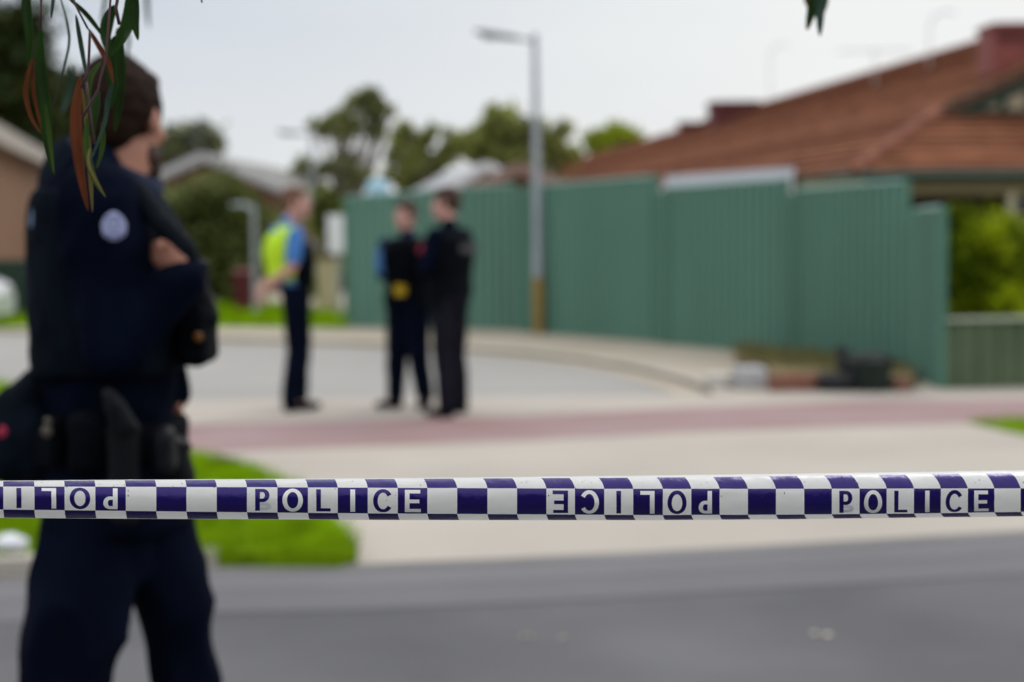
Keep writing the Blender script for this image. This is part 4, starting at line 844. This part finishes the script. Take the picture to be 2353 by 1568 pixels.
def officer(name, label, base, yaw, H_, pose, look, mats, opts):
    """background figures; local frame: facing +Y, X to the right hand"""
    t = thing(name, base, label, 'person', rz=yaw); k = H_/1.8; g_ = lambda p: Vector(p)*k
    J = dict(pel=(0, 0, .95), chest=(0, 0, 1.28), neck=(0, -.01, 1.50), head=(0, .02, 1.675), shR=(.185, -.01, 1.44), shL=(-.185, -.01, 1.44), elR=(.24, -.03, 1.15), elL=(-.24, -.03, 1.15), wrR=(.24, .08, .92), wrL=(-.24, .08, .92),
             hipR=(.09, 0, .93), hipL=(-.09, 0, .93), knR=(.11, .02, .50), knL=(-.11, .02, .50), anR=(.12, -.02, .09), anL=(-.12, -.02, .09)); J.update(pose); J = {a: g_(b_) for a, b_ in J.items()}
    hr = Matrix.Rotation(look[0], 3, 'Z')@Matrix.Rotation(look[1], 3, 'X'); z3 = Vector((0, 0, 0)); up = Vector((1, 0, 0))
    class O: location = z3
    tw_ = opts.get('wide', 1.0)
    body = MB(); head_solids(body, J['head'], hr, k*1.06); body.capsule(J['neck']-Vector((0, 0, .04)), J['head']-Vector((0, .015, .06))*k, .058*k, .056*k)
    tk_ = opts.get('thick', 1.12)
    def torso(mb, g, lo=.93, hi=1.47):
        rows = [(.90, .155, .105), (.98, .16, .11), (1.08, .145, .105), (1.20, .16, .115), (1.32, .178, .122), (1.41, .18, .11), (1.455, .145, .085), (1.49, .08, .065)]
        sh = (J['chest']-J['pel'])
        R_ = []
        for z, rx, ry in rows:
            if z < lo-.001 or z > hi+.03: continue
            q = (z-.95)/(1.28-.95); c = J['pel']+Vector((sh.x*q, sh.y*q, 0)); R_.append((Vector((c.x, c.y, z*k)), (rx*tw_+g)*k, (ry*tw_+g)*k))
        mb.rings(R_, 24, .92)
    def arms(mb, g, sides='RL', upto=1.0):
        for s_ in sides:
            a, b_, c = J['sh'+s_], J['el'+s_], J['wr'+s_]; mb.capsule(a, b_, (.054+g)*k, (.041+g)*k)
            if upto >= 1: mb.capsule(b_, c, (.041+g)*k, (.028+g*.8)*k)
            elif upto > .5: mb.capsule(a, a.lerp(b_, .9), (.056+g)*k, (.05+g*1.2)*k)
    torso(body, 0); arms(body, 0)
    for s_ in 'RL':
        body.capsule(J['hip'+s_], J['kn'+s_], .082*k, .052*k); body.capsule(J['kn'+s_], J['an'+s_], .052*k, .036*k); tq = Vector(opts.get('toe'+s_, (0, 1, 0))).normalized(); body.capsule(J['an'+s_], Vector((J['an'+s_].x, J['an'+s_].y, .045))+tq*.12, .030*k, .018*k)
        hd = opts.get('hand'+s_, ((0, .2, -1), (0 if s_ == 'R' else 0, -.3, 0), .5)); hand_solids(body, J['wr'+s_], hd[0], hd[1], k, 1 if s_ == 'R' else -1, hd[2])
    bo = body.fused('body', mats['skin'], t, .0065*1.0, 2)
    eyes(J['head'], hr, type('x', (), {'location': z3})() and bo, k*1.06)
    mb = MB(); hair_solids(mb, J['head'], hr, k*1.06, opts.get('nape', 0), opts.get('bun', False)); mb.fused('hair', mats['hair'], t, .006, 2, .003, 60)
    # shirt with sleeves
    mb = MB(); torso(mb, .014, .93); 
    if opts.get('short', False): arms(mb, .014, 'RL', .9) if 0 else [mb.capsule(J['sh'+s_], J['sh'+s_].lerp(J['el'+s_], .72), .068*k, .064*k) for s_ in 'RL']
    else: arms(mb, .014)
    if opts.get('sleeve'):
        s2 = MB(); s2.capsule(J['shR'].lerp(J['elR'], .12), J['shR'].lerp(J['elR'], .78), .075*k, .070*k); s2.fused('sleeve', opts['sleeve'], t, .009, 2, .004, 14)
    mb.capsule(J['neck']-Vector((0, 0, .03)), J['neck']+Vector((0, .005, .03)), .068*k, .064*k); mb.fused('shirt', mats['shirt'], t, .009, 3, .006, 14)
    # trousers
    mb = MB(); torso(mb, .016, .9, 1.0)
    for s_ in 'RL': mb.capsule(J['hip'+s_], J['kn'+s_], .104*k*tk_, .082*k*tk_); mb.capsule(J['kn'+s_], J['an'+s_]+Vector((0, 0, .02)), .082*k*tk_, .068*k*tk_)
    mb.fused('trousers', mats['trousers'], t, .009, 3, .008, 10)
    for s_ in 'RL':
        a = J['an'+s_]; mb = MB(); mb.capsule(a+Vector((0, 0, .07)), a-Vector((0, 0, .02)), .055*k, .052*k); toe = opts.get('toe'+s_, (0, 1, 0)); tv = Vector(toe).normalized(); sd_ = Vector((-tv.y, tv.x, 0))
        f0 = Vector((a.x, a.y, .045)); mb.capsule(f0-tv*.03, f0+tv*.08, (.045, .042), (.048, .036), 14, sd_); mb.capsule(f0+tv*.08, f0+tv*.17-Vector((0, 0, .008)), (.048, .034), (.042, .028), 14, sd_); mb.box(f0+Vector((-.05, -.05, -.045)), f0+Vector((.05, .05, -.02)), None, .008)
        mb.fused('boot', M['black'], t, .008, 2)
    # vest
    if mats.get('vest'):
        mb = MB(); torso(mb, .036, .97, opts.get('vtop', 1.43)); c = J['chest']
        for sx in (-1, 1): mb.capsule(Vector((sx*.13*k, .06*k, 1.42*k)), Vector((sx*.13*k, -.06*k, 1.43*k)), (.060, .05), (.060, .05), 12, up)
        v = mb.fused('vest', mats['vest'], t, .010, 3, .004, 16)
        for (x, z, w, h, dp) in opts.get('pouches', ()):
            mb = MB(); yv = (.122*tw_+.03)*k; mb.box((x-w/2, yv-.02, z-h/2), (x+w/2, yv+dp, z+h/2), None, .012); mb.build('pouch', M['black'], v)
    mb = MB(); torso(mb, .030, .975, 1.03) if 0 else mb.rings([(J['pel']+Vector((0, 0, z)), .188*k*tw_, .138*k*tw_) for z in (.02, .075)], 28, .92); bl = mb.build('duty_belt', M['black'], t)
    for (x, y, z, w, h, dp, m) in opts.get('belt', ()): mb = MB(); mb.box((x-w/2, y-dp/2, z-h/2), (x+w/2, y+dp/2, z+h/2), None, .012); mb.build('belt_pouch', m, bl)
    return t, J, k
nv = dict(skin=M['skinpink'], hair=M['hairbr'], shirt=M['blue'], trousers=M['navy2'], vest=M['black'])
# A: traffic officer in the yellow vest, profile to the right, hands behind the back
bA = G(680, 944)
tA, JA, kA = officer('person', 'man in yellow hi-vis vest over blue shirt, hands clasped behind his back', bA, R(-84), 1.89,
    dict(pel=(0, .015, .95), chest=(0, -.05, 1.28), neck=(0, -.03, 1.50), head=(0, .035, 1.675), shR=(.19, .035, 1.42), shL=(-.185, -.03, 1.43), elR=(.235, .0, 1.17), elL=(-.24, -.12, 1.16), wrR=(.08, -.25, .98), wrL=(-.05, -.27, 1.0), hipR=(.085, .02, .93), hipL=(-.085, .02, .93), knR=(.06, .03, .5), knL=(-.05, .04, .5), anR=(.07, -.04, .09), anL=(-.06, .02, .09)), (R(-12), R(4)),
    dict(nv, vest=None, hair=M['hairsandy'], skin=M['skinpink']), dict(short=True, handR=((-.5, -.2, -.7), (0, .6, -.2), .6), handL=((.3, -.25, -.8), (0, .6, -.2), .6), wide=.92))
mb = MB()
mb.rings([((0, y*kA, z*kA), rx, ry) for y, z, rx, ry in ((-.06, 1.06, .178, .135), (-.07, 1.14, .185, .15), (-.08, 1.28, .205, .165), (-.08, 1.38, .205, .15), (-.07, 1.44, .18, .12), (-.05, 1.50, .10, .08))], 26, .9)
vA = mb.fused('hi_vis_vest', M['hiviz'], tA, .010, 3, .006, 14)
mb = MB()
for z0, z1, rx, ry, yc in ((1.34, 1.40, .194, .155, -.058),): mb.rings([((0, yc*kA, z0*kA), rx+.006, ry+.008), ((0, (yc)*kA, z1*kA), rx+.002, ry+.004)], 26, .9)
for s in (-1, 1): mb.tube([(s*.09, -.19*kA, 1.36*kA), (s*.1, -.13, 1.47*kA), (s*.1, -.02, 1.505*kA), (s*.1, .07, 1.40*kA)], [(.022, .012)]*4, 8, up=(1, 0, 0))
mb.build('reflective_band', M['silver'], vA, True)
mb = MB(); mb.rings([((0, .055*kA, z*kA), rx, ry) for z, rx, ry in ((1.02, .16, .115), (1.2, .175, .13), (1.36, .16, .12))], 24, .9); mb.fused('equipment_vest', M['black'], tA, .01, 3, .005, 16)
mb = MB(); mb.capsule((.0, .15, 1.22), (.0, .155, 1.36), .035, .03); mb.capsule((-.09, .13, 1.18), (-.09, .135, 1.3), .03, .03); mb.fused('chest_radio', M['black'], tA, .008, 2)
# B: officer facing the camera, hand on belt
bB = G(941, 938)
officer('person', 'officer facing the camera with blue sleeves, black vest and yellow stun gun', bB, R(150), 1.77,
    dict(shR=(.225, .0, 1.42), shL=(-.225, .0, 1.42), elR=(.31, -.06, 1.17), wrR=(.10, -.22, 1.0), elL=(-.31, -.10, 1.17), wrL=(-.10, -.22, 1.0), knR=(.10, .03, .5), anR=(.12, .04, .09), knL=(-.11, .02, .5), anL=(-.12, -.06, .09)), (R(-4), R(2)),
    dict(nv, shirt=mat('dark_blue_shirt', (.012, .022, .06), .85, .2, 8, .1), skin=M['skinpink'], hair=M['hairbr']), dict(short=False, sleeve=M['blue'], wide=1.12, vtop=1.46, thick=1.15, nape=.01, handR=((-.5, .5, -.6), (-.4, -.5, 0), .7), handL=((.5, .5, -.5), (.4, -.5, 0), .7), toeR=(.5, 1, 0), toeL=(-.4, 1, 0),
    pouches=((-.07, 1.26, .07, .11, .04), (.07, 1.25, .08, .12, .04), (0, 1.14, .2, .08, .035), (0, 1.36, .18, .08, .02)), belt=((.12, .10, .93, .08, .14, .07, M['black']), (-.17, .06, .94, .06, .15, .08, M['black']), (-.03, .15, 1.02, .10, .09, .06, M['taser']))))
# C: dark officer from behind, facing left, arms folded
bC = G(1036, 955)
tC, JC, kC = officer('person', 'officer in black jacket and charcoal trousers seen from behind, arms folded', bC, R(62), 1.86,
    dict(shR=(.225, -.01, 1.43), shL=(-.225, -.01, 1.43), elR=(.31, .04, 1.19), wrR=(.05, .17, 1.20), elL=(-.30, .04, 1.18), wrL=(-.04, .15, 1.13), hipR=(.10, 0, .93), hipL=(-.10, 0, .93), knR=(.15, .04, .5), anR=(.19, .02, .09), knL=(-.13, -.02, .5), anL=(-.17, -.06, .09)), (R(12), R(0)),
    dict(skin=M['skinpink'], hair=M['hairbr'], shirt=M['navy'], trousers=M['charcoal'], vest=M['black']), dict(wide=1.22, thick=1.04, handR=((-1, -.3, .1), (0, -1, 0), .5), handL=((1, -.3, 0), (0, -1, 0), .5), belt=((.19, .02, .93, .07, .17, .09, M['black']), (-.19, .0, .94, .07, .15, .09, M['black']))))
mb = MB(); mb.box((-.13, -.195, 1.34), (.13, -.18, 1.40), None, .004); mb.build('back_label', mat('grey_label', (.06, .06, .07), .7, .1), tC)
mb = MB(); mb.capsule((-.12, .19, 1.36), (-.06, .19, 1.40), .03, .03); mb.fused('shoulder_flash', M['red'], tC, .008, 2)

# ---- the nearest officer
D0 = 3.2
def Q(px_, py_, dy=0.): return P(px_, py_, D0+dy)
fb = Q(255, 1100); fo = thing('person', (fb.x, D0, -.1), 'large blurred officer in navy seen from behind, nearest to the tape', 'person'); ob = Vector(fo.location)
ux = Vector((1, 0, 0)); uy = Vector((0, 1, 0))
hc = Q(284, 284, .02); hrot = Matrix.Rotation(R(-14), 3, 'Z')@Matrix.Rotation(R(-4), 3, 'Y')@Matrix.Rotation(R(-6), 3, 'X')
shR, elR, wrR = Q(232, 475, -.15), Q(270, 790, -.20), Q(430, 640, -.18)
shL, elL, wrL = Q(262, 470, .19), Q(345, 740, .22), Q(392, 905, .12)
def tors(mb, g, y0, y1, dyh=.17, cut=1e9):
    rows = [(1200, 122, 432), (1120, 112, 425), (1080, 105, 420), (1000, 110, 402), (930, 108, 400), (850, 96, 412), (760, 90, 425), (680, 86, 430), (600, 84, 425), (530, 86, 405), (480, 90, 375), (440, 102, 345), (410, 118, 325), (380, 138, 300), (355, 158, 280)]
    out = []
    for y, a, b in rows:
        if not (y0 <= y <= y1): continue
        pa_, pb_ = Q(a, y), Q(b, y); w = (pb_.x-pa_.x)/2; q = max(0, min(1, (440-y)/90)); dd = dyh*(1-.62*q)
        out.append(((pa_+pb_)/2-ob, w+g, dd+g))
    n = len(out); V = []; mb.rings([(c+ob, w, h) for c, w, h in out], 32, .85)
body = MB(ob); head_solids(body, hc, hrot, .95); body.capsule(Q(256, 425, .0), hc-Vector((.006, 0, .055)), .068, .064)
tors(body, -.045, 440, 1100, .15)
for a, b_, c in ((shR, elR, wrR), (shL, elL, wrL)): body.capsule(a, b_, .058, .045); body.capsule(b_, c, .045, .030)
hand_solids(body, wrR, (-.64, .06, .66), (.25, .95, .2), 0.84, 1, 1.0); hand_solids(body, wrL, (.12, -.1, -1), (-.4, -.5, 0), .85, 1, .8)
hipN, knN, anN = Q(215, 1170, -.05), Q(128, 1640, -.11), Q(40, 2170, -.12); hipF, knF, anF = Q(335, 1170, .09), Q(425, 1640, .10), Q(440, 2120, .12)
for a, b_, c in ((hipN, knN, anN), (hipF, knF, anF)): body.capsule(a, b_, .060, .046); body.capsule(b_, c, .046, .034); body.capsule(c, c+Vector((.13, 0, -.05)), .036, .026)
bo = body.fused('body', M['skin'], fo, .006, 2)
eyes(hc, hrot, fo, .95)
mb = MB(ob); hair_solids(mb, hc, hrot, .99, .004); mb.fused('hair', M['hairdk'], fo, .0045, 2, .0035, 70)
mb = MB(ob); mb.ell(hc+hrot@Vector((0, .072, -.085)), (.042, .034, .030), hrot); mb.ell(hc+hrot@Vector((.045, .03, -.065)), (.014, .035, .025), hrot); mb.fused('beard', M['hairbr'], fo, .0045, 2, .002, 90)
# shirt and sleeves
mb = MB(ob); tors(mb, -.012, 355, 1000, .178)
for a, b_, c in ((shR, elR, wrR), (shL, elL, wrL)): mb.capsule(a, b_, .084, .066); mb.capsule(b_, b_.lerp(c, .94), .064, .043)
mb.capsule(shR+Vector((0, .02, .0)), Q(215, 395, -.06), .07, .06); mb.capsule(shL, Q(240, 405, .08), .07, .06)
sh = mb.fused('shirt', M['navy'], fo, .009, 3, .016, 11, fold=(1, 1, .8))
mb = MB(ob); V = []; F = []; n = 28                       # stand-up collar
cN = Q(268, 385, 0)
for i in range(n):
    th = 2*math.pi*i/n
    for (r_, z) in ((.080, -.045), (.086, .016), (.078, .018), (.070, -.04)): V.append(cN+Vector((r_*math.cos(th)*1.1, r_*math.sin(th), z-.045*math.cos(th))))
    for q in range(4): a = i*4+q; b_ = i*4+(q+1) % 4; c = ((i+1) % n)*4; F.append((a, c+q, c+(q+1) % 4, b_))
mb.add(V, F); mb.build('collar', mat('navy_collar', (.006, .014, .045), .8, .15), sh, True)
# trousers
mb = MB(ob); tors(mb, -.002, 1000, 1200, .168)
mb.capsule(Q(214, 1150, -.06), Q(186, 1400, -.10), (.086, .10), (.096, .095), 16, ux); mb.capsule(Q(186, 1400, -.1), knN, (.096, .095), .074, 16, ux); mb.capsule(knN, anN, .088, .078)
mb.capsule(Q(342, 1150, .05), Q(402, 1400, .08), (.080, .10), (.074, .09), 16, ux); mb.capsule(Q(402, 1400, .08), knF, (.074, .09), .064, 16, ux); mb.capsule(knF, anF, .078, .072)
mb.capsule(Q(280, 1150, 0), Q(298, 1285, 0), (.11, .13), (.055, .10), 16, ux)
mb.fused('trousers', M['navy2'], fo, .010, 3, .020, 10, fold=(1, 1, .6))
for c in (anN, anF):
    mb = MB(ob); mb.capsule(c+Vector((0, 0, .08)), c-Vector((0, 0, .02)), .06, .056); mb.capsule(Vector((c.x-.02, c.y, -.045)), Vector((c.x+.12, c.y, -.05)), .052, .046); mb.capsule(Vector((c.x+.12, c.y, -.05)), Vector((c.x+.19, c.y, -.06)), .046, .036); mb.fused('boot', M['black'], fo, .008, 2)
# vest over the shirt
mb = MB(ob); tors(mb, .006, 430, 850, .186)
mb.capsule(Q(150, 425, -.07), Q(330, 470, -.09), (.05, .028), (.05, .028), 12, uy); mb.capsule(Q(150, 405, .08), Q(320, 460, .1), (.05, .028), (.05, .028), 12, uy); mb.capsule(Q(165, 372, .0), Q(150, 420, 0), (.07, .05), (.10, .05), 14, uy)
for c in (shR,): pass
vest = mb.fused('vest', mat('vest_cloth', (.0040, .0072, .0125), .9, .3, 9, .05), fo, .010, 4, .006, 14)
def pouch(name, px0, px1, py0, py1, dy0, dy1, m, par, bev=.02, wr=.003):
    a, b_ = Q(px0, py1, dy0), Q(px1, py0, dy0); mb = MB(ob); mb.box((a.x, D0+dy0, a.z), (b_.x, D0+dy1, b_.z), None, bev); return mb.fused(name, m, par, .007, 3, wr, 20)
pouch('vest_pouch', 395, 452, 610, 712, -.13, .02, M['black'], vest); pouch('vest_pouch', 400, 470, 700, 846, -.12, .04, M['black'], vest); pouch('vest_pouch', 405, 478, 700, 840, .06, .16, M['black'], vest); pouch('vest_pouch', 392, 448, 590, 690, .05, .15, M['black'], vest)
mb = MB(ob); mb.capsule(Q(452, 640, -.07), Q(478, 735, -.07), (.02, .016), (.026, .02)); mb.capsule(Q(440, 600, -.06), Q(466, 612, -.06), .010, .016); mb.fused('radio', M['blackgloss'], vest, .006, 2)
mb = MB(ob); mb.ell(Q(455, 775, -.135), (.010, .008, .010)); mb.build('orange_button', mat('orange_plastic', (.16, .07, .01), .5, .1), vest, True)
mb = MB(ob); mb.capsule(Q(318, 440, -.13), Q(372, 515, -.17), (.020, .022), (.020, .022), 10, uy); mb.capsule(Q(372, 515, -.17), Q(425, 570, -.17), (.024, .022), (.024, .022), 10, uy); mb.capsule(Q(425, 570, -.17), Q(448, 640, -.13), (.024, .022), (.024, .022), 10, uy); mb.fused('shoulder_strap', mat('grey_webbing', (.006, .009, .014), .8, .3, 8, .08), vest, .006, 2)
# upper-arm badge and back label
def shield(c, w, h, nrm_x, m, m2, par, dy):
    V = []; F = []; k_ = 40; 
    def outl(s_):
        o_ = []
        for i in range(k_):
            a = 2*math.pi*i/k_; x, z = math.sin(a), math.cos(a); q = 1.0 if z > 0 else 1.0-.10*abs(z)
            wid = (1.0 if z < .2 else 1-.22*((z-.2)/.8))*(1.08 if -.75 < z < -.45 else 1.0)
            o_.append((x*w/2*wid*s_, z*h/2*s_))
        return o_
    def surf(x, z, l): return Vector((c.x+x, c.y-l+(x*x)/(2*.09), c.z+z))
    mb = MB(ob); O_ = outl(1.0); rings_ = [[surf(x*f, z*f, .004) for x, z in O_] for f in (1.0, .66, .33)]
    V = [p for r_ in rings_ for p in r_]+[surf(0, 0, .004)]; F = []
    for r_ in range(2):
        for i in range(k_): F.append((r_*k_+i, r_*k_+(i+1) % k_, (r_+1)*k_+(i+1) % k_, (r_+1)*k_+i))
    for i in range(k_): F.append((2*k_+i, 2*k_+(i+1) % k_, 3*k_))
    mb.add(V, F); b_ = mb.build('sleeve_badge', m, par, True); md = b_.modifiers.new('s', 'SOLIDIFY'); md.thickness = .002
    mb = MB(ob)                                            # darker stitching: crown, ring, ribbon
    for x0, x1, z0, z1 in ((-.30, .30, .30, .33), (-.40, .40, -.30, -.27), (-.34, .34, -.40, -.375)):
        n_ = 8
        for i in range(n_): u0, u1 = x0+(x1-x0)*i/n_, x0+(x1-x0)*(i+1)/n_; mb.add([surf(u0*w, z0*h, .0065), surf(u1*w, z0*h, .0065), surf(u1*w, z1*h, .0065), surf(u0*w, z1*h, .0065)], [(0, 1, 2, 3)])
    for i in range(28):
        a0_, a1_ = 2*math.pi*i/28, 2*math.pi*(i+1)/28; f = lambda a, r_: surf(math.cos(a)*r_*w, math.sin(a)*r_*h+.005, .0065); mb.add([f(a0_, .24), f(a1_, .24), f(a1_, .20), f(a0_, .20)], [(0, 1, 2, 3)])
    mb.build('badge_stitching', m2, b_)
shield(Q(263, 520, -.279), .046, .054, 0, M['patch'], M['patchdk'], sh, 0)
a = Q(92, 492, -.10); mb = MB(ob); mb.capsule(Q(97, 462, -.10), Q(90, 520, -.10), (.05, .014), (.05, .014), 12, uy); mb.fused('back_label', M['patchback'], vest, .006, 2)
# duty belt and kit
mb = MB(ob); rows = []
for y in (1045, 965):
    pa_, pb_ = Q(92, y), Q(418, y); rows.append(((pa_+pb_)/2, (pb_.x-pa_.x)/2+.006, .186))
mb.rings(rows, 36, .85); belt = mb.fused('duty_belt', M['black'], fo, .008, 2, .003, 16)
pouch('belt_pouch', 150, 215, 950, 1095, -.245, -.17, M['black'], belt); pouch('belt_pouch', 345, 392, 985, 1100, -.23, -.15, M['blackgloss'], belt); pouch('belt_pouch', 100, 140, 960, 1075, -.22, -.12, M['black'], belt)
mb = MB(ob); mb.capsule(Q(282, 985, -.235), Q(288, 1190, -.24), (.035, .022), (.028, .018), 12, ux); mb.capsule(Q(262, 930, -.25), Q(285, 985, -.245), (.022, .016), (.028, .018), 12, ux); mb.capsule(Q(250, 905, -.25), Q(268, 935, -.25), .014, .018); mb.fused('holster', M['blackgloss'], belt, .006, 2)
mb = MB(ob); mb.capsule(Q(398, 1030, -.1), Q(420, 1100, -.1), (.03, .028), (.028, .026)); mb.capsule(Q(395, 1020, -.12), Q(432, 1026, -.1), .014, .010); mb.capsule(Q(415, 1060, -.05), Q(428, 1150, -.05), .024, .02); mb.fused('front_kit', M['blackgloss'], belt, .006, 2)
mb = MB(ob); mb.ell(Q(108, 992, -.235), (.011, .008, .013)); mb.ell(Q(110, 968, -.235), (.008, .006, .008)); mb.build('press_stud', mat('brass', (.10, .09, .07), .5, .2, metal=.4), belt, True)
# bag hanging behind the belt
bc = Q(40, 990, -.06); bag = thing('belt_bag', bc, 'dark bag with a small red mark hanging at the nearest officer\'s back', 'bag'); sb = Vector(bag.location)
mb = MB(sb); mb.capsule(Q(88, 885, -.06), Q(45, 960, -.06), (.035, .06), (.055, .075), 16, ux); mb.capsule(Q(48, 950, -.06), Q(38, 1040, -.06), (.060, .08), (.066, .085), 16, ux); mb.capsule(Q(80, 960, -.06), Q(95, 1060, -.05), (.05, .08), (.05, .085), 16, ux)
mb.fused('bag_body', mat('dark_nylon', (.0035, .0065, .012), .8, .3, 8, .05), bag, .008, 3, .008, 12)
mb = MB(sb); mb.ell(Q(9, 996, -.135), (.014, .010, .016)); mb.build('red_mark', M['red'], bag, True)
mb = MB(sb); mb.ell(Q(22, 940, -.10), (.016, .012, .022), Matrix.Rotation(.5, 3, 'Y')); mb.build('pale_tag', mat('pale_tag', (.08, .12, .12), .6, .1), bag, True)
